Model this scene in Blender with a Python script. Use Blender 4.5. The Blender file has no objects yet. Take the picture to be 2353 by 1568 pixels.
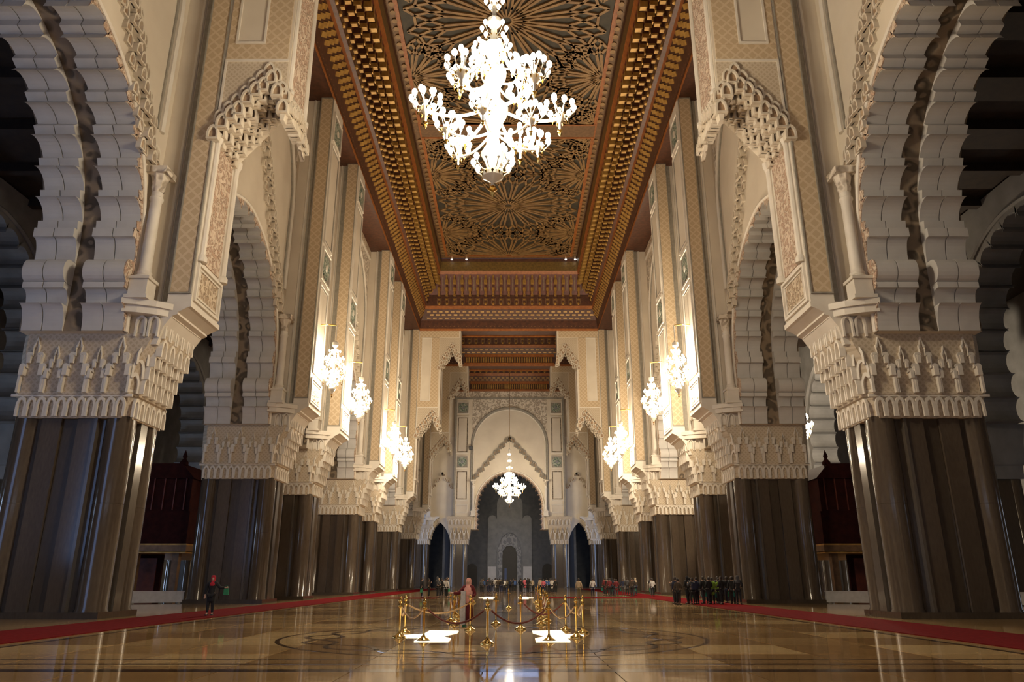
import bpy, bmesh, math, random
from mathutils import Vector, Matrix
random.seed(7)
S = bpy.context.scene
C = S.collection
PI = math.pi
def R(a): return math.radians(a)

# ------------------------------------------------------------------ camera
CAMX, CAMZ = 0.545, 1.62
cd = bpy.data.cameras.new('camera'); cam = bpy.data.objects.new('camera', cd); C.objects.link(cam)
cd.sensor_width = 36; cd.lens = 36 * 1700 / 2353; cd.clip_end = 600; cd.clip_start = .05
cam.location = (CAMX, 0, CAMZ); cam.rotation_euler = (R(90 + 17.9), 0, 0)
S.camera = cam
# ------------------------------------------------------------------ view, world
S.view_settings.view_transform = 'Standard'; S.view_settings.look = 'None'
S.view_settings.exposure = 0.12; S.view_settings.gamma = 1; S.view_settings.use_curve_mapping = False
W = bpy.data.worlds.new('world'); S.world = W; W.use_nodes = True
W.node_tree.nodes['Background'].inputs[0].default_value = (.30, .42, .70, 1)
W.node_tree.nodes['Background'].inputs[1].default_value = .25
try:
    S.cycles.use_denoising = True; S.cycles.sample_clamp_indirect = 3.0; S.cycles.max_bounces = 6
except Exception: pass
# daylight that enters by the doors behind the camera and by the aisle windows
def area(name, loc, rot, sx, sy, power, col):
    l = bpy.data.lights.new(name, 'AREA'); l.shape = 'RECTANGLE'; l.size = sx; l.size_y = sy; l.energy = power; l.color = col
    o = bpy.data.objects.new(name, l); C.objects.link(o); o.location = loc; o.rotation_euler = rot
    return o
DAY = (.55, .70, 1.0)
area('daylight_doors', (0, -14.5, 6.0), (R(90), 0, 0), 26, 10, 260, DAY)
area('daylight_aisle_left', (-30, 6, 9), (R(97), 0, 0), 10, 12, 900, (.34, .52, 1.0))
area('daylight_aisle_right', (30, 6, 9), (R(97), 0, 0), 10, 12, 15, (.75, .82, 1.0))
area('daylight_right_door', (49, 74, 4), (R(90), 0, R(90)), 14, 6, 1200, (.9, .85, .8))
area('daylight_far_left', (-30, 150, 9), (R(90), 0, R(-50)), 12, 8, 1500, (.45, .62, 1))
area('daylight_far_right', (30, 150, 9), (R(90), 0, R(50)), 12, 8, 1500, (.45, .62, 1))
area('daylight_end_room', (0, 166.5, 17), (R(0), 0, 0), 12, 3, 600, (.35, .55, 1.0))
LAMP = (1.0, .83, .60)
P_NEAR, P_FAR, P_SIDE, P_AISLE = 11500, 5000, 5000, 14000

# ------------------------------------------------------------------ materials
def nmat(name):
    m = bpy.data.materials.new(name); m.use_nodes = True
    nt = m.node_tree; b = nt.nodes['Principled BSDF']
    return m, nt, b
def math_n(nt, op, a, b=None, clamp=False):
    n = nt.nodes.new('ShaderNodeMath'); n.operation = op; n.use_clamp = clamp
    for i, v in enumerate((a, b)):
        if v is None: continue
        if isinstance(v, (int, float)): n.inputs[i].default_value = v
        else: nt.links.new(v, n.inputs[i])
    return n.outputs[0]
def ramp(nt, fac, c0, c1, p0=0., p1=1.):
    r = nt.nodes.new('ShaderNodeValToRGB'); nt.links.new(fac, r.inputs[0])
    e = r.color_ramp.elements; e[0].position = p0; e[1].position = p1
    e[0].color = (*c0, 1); e[1].color = (*c1, 1)
    return r.outputs[0]
def bump(nt, b, h, strength=.5, dist=.1):
    n = nt.nodes.new('ShaderNodeBump'); n.inputs['Strength'].default_value = strength; n.inputs['Distance'].default_value = dist
    nt.links.new(h, n.inputs['Height']); nt.links.new(n.outputs[0], b.inputs['Normal'])
def coords(nt):
    t = nt.nodes.new('ShaderNodeTexCoord'); return t.outputs['Object']
def noise(nt, scale, detail=4, vec=None):
    n = nt.nodes.new('ShaderNodeTexNoise'); n.inputs['Scale'].default_value = scale; n.inputs['Detail'].default_value = detail
    nt.links.new(vec or coords(nt), n.inputs['Vector']); return n.outputs[0]
def plain(name, c0, c1=None, rough=.6, scale=1.5, metal=0, bmp=0, spec=.5):
    m, nt, b = nmat(name)
    c1 = c1 or tuple(x * .8 for x in c0)
    f = noise(nt, scale)
    nt.links.new(ramp(nt, f, c1, c0, .35, .65), b.inputs['Base Color'])
    b.inputs['Roughness'].default_value = rough; b.inputs['Metallic'].default_value = metal
    b.inputs['Specular IOR Level'].default_value = spec
    if bmp: bump(nt, b, f, bmp, .05)
    return m
def lattice(name, base, line, cell=.9, width=.14, rough=.75, fine=False):
    """diagonal interlace in relief: two families of lines crossing"""
    m, nt, b = nmat(name)
    sep = nt.nodes.new('ShaderNodeSeparateXYZ'); nt.links.new(coords(nt), sep.inputs[0])
    h = math_n(nt, 'ADD', sep.outputs[0], sep.outputs[1]); z = sep.outputs[2]
    outs = []
    for sg in ('ADD', 'SUBTRACT'):
        q = math_n(nt, sg, h, z); q = math_n(nt, 'MULTIPLY', q, 1 / cell); q = math_n(nt, 'FRACT', q)
        q = math_n(nt, 'SUBTRACT', q, .5); q = math_n(nt, 'ABSOLUTE', q); outs.append(math_n(nt, 'LESS_THAN', q, width))
    ln = math_n(nt, 'MAXIMUM', outs[0], outs[1])
    # a small bud in each cell
    dots = []
    for ax in (h, z):
        q = math_n(nt, 'MULTIPLY', ax, 2 / cell); q = math_n(nt, 'FRACT', q); q = math_n(nt, 'SUBTRACT', q, .5); dots.append(math_n(nt, 'MULTIPLY', q, q))
    dd = math_n(nt, 'LESS_THAN', math_n(nt, 'ADD', dots[0], dots[1]), .035)
    ln2 = math_n(nt, 'MAXIMUM', ln, math_n(nt, 'MULTIPLY', dd, .6))
    ns = noise(nt, .8)
    f = math_n(nt, 'ADD', ln2, math_n(nt, 'MULTIPLY', math_n(nt, 'SUBTRACT', ns, .5), .5))
    nt.links.new(ramp(nt, f, base, line, .0, 1.), b.inputs['Base Color'])
    b.inputs['Roughness'].default_value = rough
    bump(nt, b, ln2, .6, .06)
    return m
def carved(name, lo, hi, scale=2.2, strength=.9, rough=.8):
    """arabesque leaf carving"""
    m, nt, b = nmat(name)
    co = coords(nt)
    v = nt.nodes.new('ShaderNodeTexVoronoi'); v.feature = 'SMOOTH_F1'; v.inputs['Scale'].default_value = scale
    d = nt.nodes.new('ShaderNodeTexNoise'); d.inputs['Scale'].default_value = scale * .7; d.inputs['Detail'].default_value = 2
    nt.links.new(co, d.inputs['Vector'])
    mx = nt.nodes.new('ShaderNodeMixRGB'); mx.blend_type = 'ADD'; mx.inputs[0].default_value = .7
    nt.links.new(co, mx.inputs[1]); nt.links.new(d.outputs['Color'], mx.inputs[2]); nt.links.new(mx.outputs[0], v.inputs['Vector'])
    w = math_n(nt, 'SINE', math_n(nt, 'MULTIPLY', v.outputs['Distance'], 16)); w = math_n(nt, 'MULTIPLY', math_n(nt, 'ADD', w, 1), .5)
    nt.links.new(ramp(nt, w, lo, hi, .25, .75), b.inputs['Base Color'])
    b.inputs['Roughness'].default_value = rough
    bump(nt, b, w, strength, .08)
    return m
def marble(name, c0, c1, c2, rough=.12, scale=.5, stretch=(1, 1, .25), tint=0, spec=.5):
    m, nt, b = nmat(name)
    mp = nt.nodes.new('ShaderNodeMapping'); mp.inputs['Scale'].default_value = stretch
    nt.links.new(coords(nt), mp.inputs['Vector'])
    a = noise(nt, scale, 6, mp.outputs[0]); g = noise(nt, scale * 30, 2, mp.outputs[0])
    f = math_n(nt, 'ADD', math_n(nt, 'MULTIPLY', a, .75), math_n(nt, 'MULTIPLY', g, .25))
    if tint:
        oi = nt.nodes.new('ShaderNodeObjectInfo')
        f = math_n(nt, 'ADD', f, math_n(nt, 'MULTIPLY', math_n(nt, 'SUBTRACT', oi.outputs['Random'], .5), tint))
    r = nt.nodes.new('ShaderNodeValToRGB'); nt.links.new(f, r.inputs[0]); e = r.color_ramp.elements
    e[0].position = .3; e[0].color = (*c0, 1); e[1].position = .7; e[1].color = (*c2, 1); k = e.new(.5); k.color = (*c1, 1)
    nt.links.new(r.outputs[0], b.inputs['Base Color']); b.inputs['Roughness'].default_value = rough
    b.inputs['Specular IOR Level'].default_value = spec
    return m, nt, b
def emit(name, col, s, sample=False):
    m, nt, b = nmat(name)
    b.inputs['Base Color'].default_value = (*col, 1); b.inputs['Emission Color'].default_value = (*col, 1); b.inputs['Emission Strength'].default_value = s
    if not sample: m.cycles.emission_sampling = 'NONE'
    return m
M = {}
M['plaster'] = plain('plaster', (.70, .62, .50), (.63, .55, .44), .75, .35)
M['white_stone'] = plain('white_stone', (.74, .68, .59), (.66, .60, .51), .6, .8)
M['block'] = plain('block_stone', (.60, .575, .54), (.53, .505, .47), .6, .7)
M['tan_lattice'] = lattice('tan_lattice', (.50, .375, .235), (.60, .475, .32), .62, .13)
M['field'] = lattice('field_weave', (.47, .38, .27), (.57, .48, .36), .3, .2)
M['carved'] = carved('carved_tan', (.40, .29, .19), (.64, .52, .38), 3.2)
M['carved_white'] = carved('carved_white', (.42, .35, .27), (.70, .62, .51), 1.6)
M['carved_pink'] = carved('carved_rose', (.46, .31, .22), (.66, .53, .41), 3.4)
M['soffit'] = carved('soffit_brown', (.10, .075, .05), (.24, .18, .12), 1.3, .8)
M['green'] = carved('green_roundel', (.12, .17, .13), (.40, .42, .34), 3.0, .7)
M['muq'] = plain('muqarnas_stone', (.70, .63, .52), (.60, .52, .41), .7, 1.3)
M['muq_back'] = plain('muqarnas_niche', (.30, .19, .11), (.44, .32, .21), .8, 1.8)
M['shaft'], _, _ = marble('shaft_marble', (.056, .042, .03), (.08, .06, .043), (.112, .086, .062), .12, .35)
M['shaft_b'], _, _ = marble('shaft_marble_pale', (.068, .056, .044), (.092, .076, .06), (.12, .10, .08), .13, .35)
M['shaft_c'], _, _ = marble('shaft_marble_umber', (.045, .034, .024), (.063, .048, .034), (.088, .067, .048), .13, .35)
M['tile'], nt, b = marble('floor_marble', (.30, .18, .075), (.46, .30, .135), (.62, .44, .215), .06, .28, (1, 1, 1), .5)
bn = noise(nt, .55, 2); bump(nt, b, bn, .012, .3)
M['paving'], nt, b = marble('floor_paving', (.30, .18, .075), (.42, .27, .12), (.54, .37, .18), .07, .22, (1, 1, 1))
bn = noise(nt, .55, 2); bump(nt, b, bn, .012, .3)
M['inlay'], _, _ = marble('inlay_marble', (.035, .02, .012), (.06, .035, .02), (.09, .055, .035), .08, .5, (1, 1, 1))
M['joint'] = plain('floor_joint', (.10, .07, .045), None, .3)
M['wood'] = plain('cedar_wood', (.10, .035, .016), (.055, .02, .01), .5, 2.5)
M['wood_red'] = plain('red_wood', (.15, .03, .014), (.09, .018, .01), .5, 2.5)
M['wood_orange'] = plain('orange_wood', (.38, .13, .03), (.27, .085, .02), .45, 2.5)
M['wood_olive'] = plain('olive_wood', (.20, .12, .03), (.12, .075, .02), .5, 3)
M['wood_brown'] = plain('brown_wood', (.20, .11, .05), (.13, .07, .03), .5, 3)
M['panel_dark'] = plain('ceiling_ground', (.055, .045, .028), (.03, .026, .018), .6, 1.2)
M['gilt'] = plain('gilt', (.52, .31, .085), (.34, .18, .04), .4, 2, .3)
M['strap'] = plain('strapwork', (.33, .20, .08), (.22, .125, .05), .5, 1.2, .1)
M['brass'] = plain('brass', (.83, .58, .20), (.70, .46, .14), .18, 3, 1.0)
M['crystal'] = plain('crystal', (.92, .88, .78), (.85, .80, .70), .15, 4, 0)
M['bulb'] = emit('bulb_glow', (1.0, .90, .70), 9.0)
M['floor_glow'] = emit('floor_glass_glow', (1.0, .90, .66), 1.5, True)
M['pane'] = emit('daylit_pane', (.62, .76, 1.0), 2.2, True)
M['pane_left'] = emit('daylit_pane_aisle', (.5, .68, 1.0), 14.0, True)
M['pane_right'] = emit('daylit_pane_dim', (.7, .8, 1.0), 2.0, True)
M['carpet'] = plain('red_carpet', (.13, .007, .009), (.09, .005, .006), 1.0, 6, 0, .3, .02)
M['pale_carpet'] = plain('pale_carpet', (.62, .60, .58), (.54, .52, .50), .9, 3)
M['rope'] = plain('rope_velvet', (.22, .06, .04), (.15, .04, .03), .8, 9)
M['rope_gold'] = plain('rope_gold', (.52, .33, .16), (.40, .24, .11), .6, 9)
M['darkwood'] = plain('dark_wood', (.035, .008, .007), (.022, .005, .005), .85, 2, 0, 0, .1)
M['aisle_wood'] = plain('aisle_ceiling_wood', (.03, .017, .010), (.018, .010, .007), .7, 2)
M['aisle_wall_shaded'] = plain('aisle_plaster_shaded', (.20, .195, .19), (.15, .145, .14), .8, .6)  # nave plaster darkened, so the aisles' shade sits in the colour
M['dado'] = plain('dado_stone', (.60, .60, .62), (.52, .52, .55), .5, 1)
M['dim_blue_marble'] = plain('dim_blue_portal_marble', (.27, .275, .285), (.21, .215, .225), .7, 1)  # white marble, with the end room's dim blue light tinted into the colour
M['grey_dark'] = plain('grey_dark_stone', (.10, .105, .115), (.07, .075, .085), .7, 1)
M['portal'] = carved('portal_carving', (.22, .225, .235), (.36, .36, .36), 1.2)
M['black'] = plain('black_door', (.012, .010, .009), (.008, .007, .006), .5, 2)
M['grey_trim'] = plain('grey_trim', (.32, .29, .24), (.25, .225, .185), .7, 3)
CL = {}
def cloth(name, c):
    if name not in CL: CL[name] = plain('cloth_' + name, c, None, .9, 12)
    return CL[name]
M['skin'] = plain('skin', (.55, .34, .24), (.50, .30, .21), .6, 8)
M['hair'] = plain('hair', (.03, .02, .015), None, .6, 10)

# ------------------------------------------------------------------ mesh helpers
class MB:
    def __init__(s): s.v = []; s.f = []
    def add(s, vs, fs, mx=None):
        o = len(s.v)
        s.v += [tuple(mx @ Vector(p)) for p in vs] if mx is not None else [tuple(p) for p in vs]
        s.f += [tuple(i + o for i in q) for q in fs]; return s
    def box(s, x0, x1, y0, y1, z0, z1, mx=None):
        return s.add([(x0,y0,z0),(x1,y0,z0),(x1,y1,z0),(x0,y1,z0),(x0,y0,z1),(x1,y0,z1),(x1,y1,z1),(x0,y1,z1)],
              [(0,3,2,1),(4,5,6,7),(0,1,5,4),(1,2,6,5),(2,3,7,6),(3,0,4,7)], mx)
    def prism(s, pts, a, b, ax='z', mx=None):
        """extrude polygon pts along axis; ax x: pts=(y,z); y: pts=(x,z); z: pts=(x,y)"""
        def P(p, t): return (t, p[0], p[1]) if ax == 'x' else (p[0], t, p[1]) if ax == 'y' else (p[0], p[1], t)
        n = len(pts)
        vs = [P(p, a) for p in pts] + [P(p, b) for p in pts]
        fs = [tuple(range(n)), tuple(range(2*n-1, n-1, -1))] + [(i, i+n, (i+1)%n+n, (i+1)%n) for i in range(n)]
        return s.add(vs, fs, mx)
    def ring(s, outer, inner, a, b, ax='y', closed=True, mx=None):
        """flat frame between two outlines with equal counts, extruded"""
        def P(p, t): return (t, p[0], p[1]) if ax == 'x' else (p[0], t, p[1]) if ax == 'y' else (p[0], p[1], t)
        n = len(outer); vs = []
        for t in (a, b):
            vs += [P(p, t) for p in outer] + [P(p, t) for p in inner]
        fs = []
        for i in range(n if closed else n-1):
            j = (i+1) % n
            fs += [(i, j, n+j, n+i), (2*n+i, 3*n+i, 3*n+j, 2*n+j), (i, 2*n+i, 2*n+j, j), (n+i, n+j, 3*n+j, 3*n+i)]
        if not closed:
            for i in (0, n-1): fs.append((i, n+i, 3*n+i, 2*n+i))
        return s.add(vs, fs, mx)
    def lathe(s, prof, n=12, c=(0,0,0), mx=None):
        vs = [(c[0]+r*math.cos(2*PI*k/n), c[1]+r*math.sin(2*PI*k/n), c[2]+z) for r, z in prof for k in range(n)]
        fs = [(i*n+k, i*n+(k+1)%n, (i+1)*n+(k+1)%n, (i+1)*n+k) for i in range(len(prof)-1) for k in range(n)]
        if prof[0][0] > 1e-4: fs.append(tuple(range(n-1, -1, -1)))
        if prof[-1][0] > 1e-4: fs.append(tuple((len(prof)-1)*n+k for k in range(n)))
        return s.add(vs, fs, mx)
    def tube(s, pts, r, n=6, closed=False, mx=None):
        P = [Vector(p) for p in pts]; m = len(P); vs = []; up0 = None
        for i, p in enumerate(P):
            t = (P[(i+1) % m] - P[i-1]) if closed else (P[min(i+1, m-1)] - P[max(i-1, 0)])
            t.normalize()
            if up0 is None: up0 = Vector((0,0,1)) if abs(t.z) < .9 else Vector((1,0,0))
            u = up0 - t * up0.dot(t)
            if u.length < 1e-5: u = t.orthogonal()
            u.normalize(); up0 = u; w = t.cross(u); rr = r[i] if isinstance(r, (list, tuple)) else r
            vs += [p + u*(rr*math.cos(2*PI*k/n)) + w*(rr*math.sin(2*PI*k/n)) for k in range(n)]
        fs = [(i*n+k, i*n+(k+1)%n, ((i+1)%m)*n+(k+1)%n, ((i+1)%m)*n+k) for i in range(m if closed else m-1) for k in range(n)]
        if not closed: fs += [tuple(range(n-1,-1,-1)), tuple((m-1)*n+k for k in range(n))]
        return s.add(vs, fs, mx)
    def bar(s, p, q, w, h, up=(0,0,1)):
        p = Vector(p); q = Vector(q); t = (q-p).normalized(); u = Vector(up); u = (u - t*u.dot(t)).normalized(); a = t.cross(u)
        vs = [e + a*(sx*w/2) + u*(sz*h/2) for e in (p, q) for sx, sz in ((-1,-1),(1,-1),(1,1),(-1,1))]
        return s.add(vs, [(0,1,2,3),(7,6,5,4),(0,4,5,1),(1,5,6,2),(2,6,7,3),(3,7,4,0)])
    def mesh(s, name, mat, smooth=False):
        me = bpy.data.meshes.new(name); me.from_pydata(s.v, [], s.f); me.update()
        me.materials.append(M[mat] if isinstance(mat, str) else mat)
        if smooth:
            bm = bmesh.new(); bm.from_mesh(me); bmesh.ops.recalc_face_normals(bm, faces=bm.faces[:])
            for f in bm.faces: f.smooth = True
            for e in bm.edges:
                if len(e.link_faces) == 2 and e.calc_face_angle(0) > .7: e.smooth = False
            bm.to_mesh(me); bm.free()
        return me
    def build(s, name, mat, parent=None, smooth=False):
        return put(name, s.mesh(name, mat, smooth), parent)
WL = {}       # world translation of parents, so that world-space meshes can hang under them
def put(name, me, parent=None, loc=(0,0,0), rot=(0,0,0), sc=(1,1,1)):
    o = bpy.data.objects.new(name, me); C.objects.link(o)
    o.location = loc; o.rotation_euler = rot; o.scale = sc
    if parent is not None:
        o.parent = parent; o.matrix_parent_inverse = Matrix.Translation(-WL.get(parent.name, Vector((0,0,0))))
    WL[o.name] = Vector(loc)
    return o
def tag(o, label=None, cat=None, group=None, kind=None):
    if label: o['label'] = label
    if cat: o['category'] = cat
    if group: o['group'] = group
    if kind: o['kind'] = kind
    return o
def thing(name, label, cat, loc=(0,0,0), group=None, kind=None):
    o = bpy.data.objects.new(name, None); C.objects.link(o); o.location = loc; o.empty_display_size = .3
    WL[o.name] = Vector(loc)
    return tag(o, label, cat, group, kind)
def child(name, me, parent, loc=(0,0,0), rot=(0,0,0), sc=(1,1,1)):
    """child in its parent's own space"""
    o = bpy.data.objects.new(name, me); C.objects.link(o); o.parent = parent; o.location = loc; o.rotation_euler = rot; o.scale = sc
    return o
def copy_tree(o, parent=None):
    c = o.copy(); C.objects.link(c); c.parent = parent
    for ch in list(o.children): copy_tree(ch, c)
    return c

# ------------------------------------------------------------------ plan of the hall (metres; nave runs along +y)
XP, XS, XW, XB = 15.23, 16.4, 17.95, 22.95      # pilaster face, strip edge, arcade wall face, arcade wall back
TH = 3.4
FRONTS = [12.4, 34, 56, 67, 88, 98.5, 120, 142, 163.5]
ZS, ZC, ZI, ZP, ZT = 8.85, 12.9, 12.9, 14.6, 42.45   # shaft top, capital top, impost, pilaster foot, cornice foot
FINS = (34, 120, 142)
WIDE = [(15.8, 34), (37.4, 56), (70.4, 88), (101.9, 120), (123.4, 142), (145.4, 163.5)]
NARROW = [(59.4, 67), (91.4, 98.5)]
YE = 163.5
SIDES = ((-1, 'left'), (1, 'right'))

# ------------------------------------------------------------------ floor
fl = MB().box(-54, 54, -16, 196, -.5, -.02).build('floor', 'joint'); tag(fl, kind='structure')
T = 2.45; NX = 10; X0 = -T*NX/2; YT0, YT1 = 11.0, 11.0 + T*24
tm = MB().prism([(.012,.012),(T-.012,.012),(T-.012,T-.012),(.012,T-.012)], -.02, 0).mesh('floor_tile', 'tile')
for i in range(NX):
    for j in range(24): put('tile', tm, fl, (X0+i*T, YT0+j*T, 0))
pv = MB()
pv.box(-54, X0-.02, -16, 196, -.02, -.001).box(-X0+.02, 54, -16, 196, -.02, -.001)
pv.box(X0, -X0, -16, YT0-.02, -.02, -.001).box(X0, -X0, YT1+.02, 196, -.02, -.001)
pv.build('paving', 'paving', fl)
# dark inlay: bands across the floor and the big lobed medallion
for y, w in ((14.9, .42), (16.1, .2), (17.0, .12), (40.5, .3), (48, .25)):
    MB().box(-12.2, 12.2, y, y+w, 0, .003).build('inlay_band', 'inlay', fl)
for x in (-12.4, 12.2): MB().box(x, x+.2, 11, 69, 0, .003).build('inlay_band', 'inlay', fl)
def lobes(r, a, n, k, ph=0): return [((r + a*math.cos(n*t+ph))*math.cos(t), (r + a*math.cos(n*t+ph))*math.sin(t)) for t in [2*PI*i/k for i in range(k)]]
for r, a, n, w, ph in ((5.0, .45, 8, .17, 0), (4.9, .5, 8, .17, PI), (6.1, 0, 1, .12, 0)):
    o = lobes(r+w, a, n, 96, ph); i_ = lobes(r, a, n, 96, ph)
    MB().ring([(p[0], p[1]*1.0+23.6) for p in o], [(p[0], p[1]*1.0+23.6) for p in i_], .0, .004, 'z').build('inlay_medallion', 'inlay', fl)
for k in range(12):
    y = 33 + k*11.5
    MB().box(-.34, .34, y, y+9.5, 0, .003).build('inlay_runner', 'inlay', fl)

# ------------------------------------------------------------------ arcade walls
def arch_path(hw, zc, z0, step=.3, k=.08):
    """half of a slightly pointed arch from springing (u=hw) to apex (u=0): list of (u,z)"""
    off = k*hw; Rr = hw + off; n = max(2, int((zc-z0)/step)+1) if zc > z0 else 0
    pts = [(hw, z0 + (zc-z0)*i/n) for i in range(n)] if n else []
    amax = math.acos(off/Rr); m = max(8, int(Rr*amax/step))
    return pts + [(Rr*math.cos(amax*i/m)-off, zc + Rr*math.sin(amax*i/m)) for i in range(m+1)]
def at_len(path, s):
    acc = 0
    for (a, b) in zip(path, path[1:]):
        L = math.hypot(b[0]-a[0], b[1]-a[1])
        if acc + L >= s or b is path[-1]:
            t = (s-acc)/L; return (a[0]+(b[0]-a[0])*t, a[1]+(b[1]-a[1])*t), ((b[0]-a[0])/L, (b[1]-a[1])/L)
        acc += L
def path_len(p): return sum(math.hypot(b[0]-a[0], b[1]-a[1]) for a, b in zip(p, p[1:]))
def full(path): return [(-u, z) for u, z in path] + [(u, z) for u, z in reversed(path)][1:]     # left to right

# blocks of the scalloped soffit: local x = width, y = into the opening, z = along the arch
def cove(h):
    pts = [(-.1, 0), (.40, 0), (.40, .31*h), (.02, .33*h)] + [(.02+.80*(1-math.cos(PI/2*i/8)), .33*h+.67*h*math.sin(PI/2*i/8)) for i in range(1, 9)] + [(-.1, h)]
    return pts
def cove_foot(h): return [(-.1, 0), (.08, 0)] + [(.08+.5*(1-math.cos(PI/2*i/8)), h*math.sin(PI/2*i/8)) for i in range(1, 9)] + [(-.1, h)]
def roll(h): return [(-.1, 0), (.5, 0)] + [(.45+.42*math.sin(PI*i/10), h*(.5-.5*math.cos(PI*i/10))) for i in range(0, 11)] + [(-.1, h)]
def cap_cove(h): return [(-.1, 0), (.12, 0)] + [(.12+.34*(1-math.cos(PI/2*i/8)), .72*h*math.sin(PI/2*i/8)) for i in range(1, 9)] + [(.62, .72*h), (.62, h), (-.1, h)]
BW = .96
BM = {}
def block_mesh(kind, h):
    k = (kind, round(h, 2))
    if k not in BM:
        BM[k] = MB().prism({'cove': cove, 'foot': cove_foot, 'roll': roll, 'cap': cap_cove}[kind](h), 0, BW, 'x').mesh('arch_block', 'block')
    return BM[k]
def units(L):
    u = [('foot', 1.25), ('cap', 1.05), ('roll', 1.2), ('cap', 1.65)]
    rest = L - sum(h for _, h in u); n = max(1, round(rest/1.72)); return u + [('cove', rest/n)]*n
BX = [.02, .02+BW+.05, 2.9, 2.9+BW+.05]

# muqarnas cell: a small hooded niche; local x width 1, z height 1.35, y depth (front at -1)
def house(w, h, n=5, z0=0.0):
    pts = [(-w, z0), (w, z0)]
    for i in range(n): a = PI/2*i/(n-1); pts.append((w*math.cos(a)**1.25, h*.45 + h*.55*math.sin(a)))
    for i in range(n-2, -1, -1): a = PI/2*i/(n-1); pts.append((-w*math.cos(a)**1.25, h*.45 + h*.55*math.sin(a)))
    return pts
def cell_into(mb, mx, deep=True):
    mb.ring(house(.5, 1.35, 4), house(.34, 1.12, 4, .14), -1, 0, 'y', True, mx)
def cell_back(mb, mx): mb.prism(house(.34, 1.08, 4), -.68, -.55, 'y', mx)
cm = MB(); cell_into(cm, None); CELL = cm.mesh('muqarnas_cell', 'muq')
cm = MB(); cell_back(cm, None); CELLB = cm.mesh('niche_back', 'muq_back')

def lambrequin_positions(n, w, rise, h):
    """stepped rows climbing to a peak: list of (u, z)"""
    pts = []
    for i in range(-n, n+1):
        pts.append((i*w, rise*(1-abs(i)/n)))
    return pts

def colonnette(parent, x, y, z0, z1, r=.29):
    ped = MB(); ped.box(x-.55, x+.55, y-.55, y+.55, z0, z0+.18).box(x-.44, x+.44, y-.44, y+.44, z0+.18, z0+1.0).box(x-.52, x+.52, y-.52, y+.52, z0+1.0, z0+1.15)
    c = ped.build('colonnette', 'white_stone', parent)
    zb, zt = z0+1.15, z1-1.3
    MB().lathe([(r*1.35, 0), (r*1.4, .12), (r*1.1, .2), (r*1.25, .3), (r*1.02, .42), (r, .5), (r*.92, zt-zb-.5), (r*1.15, zt-zb-.42), (r*1.15, zt-zb-.3), (r*.95, zt-zb-.25), (r*.95, zt-zb)], 14, (x, y, zb)).build('shaft', 'white_stone', c, True)
    k = MB(); k.lathe([(r*.95, 0), (r*1.2, .25), (r*1.1, .4), (r*1.6, .95)], 8, (x, y, zt)).box(x-.55, x+.55, y-.55, y+.55, zt+.95, zt+1.3)
    k.build('capital', 'carved_white', c)
    return c

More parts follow.
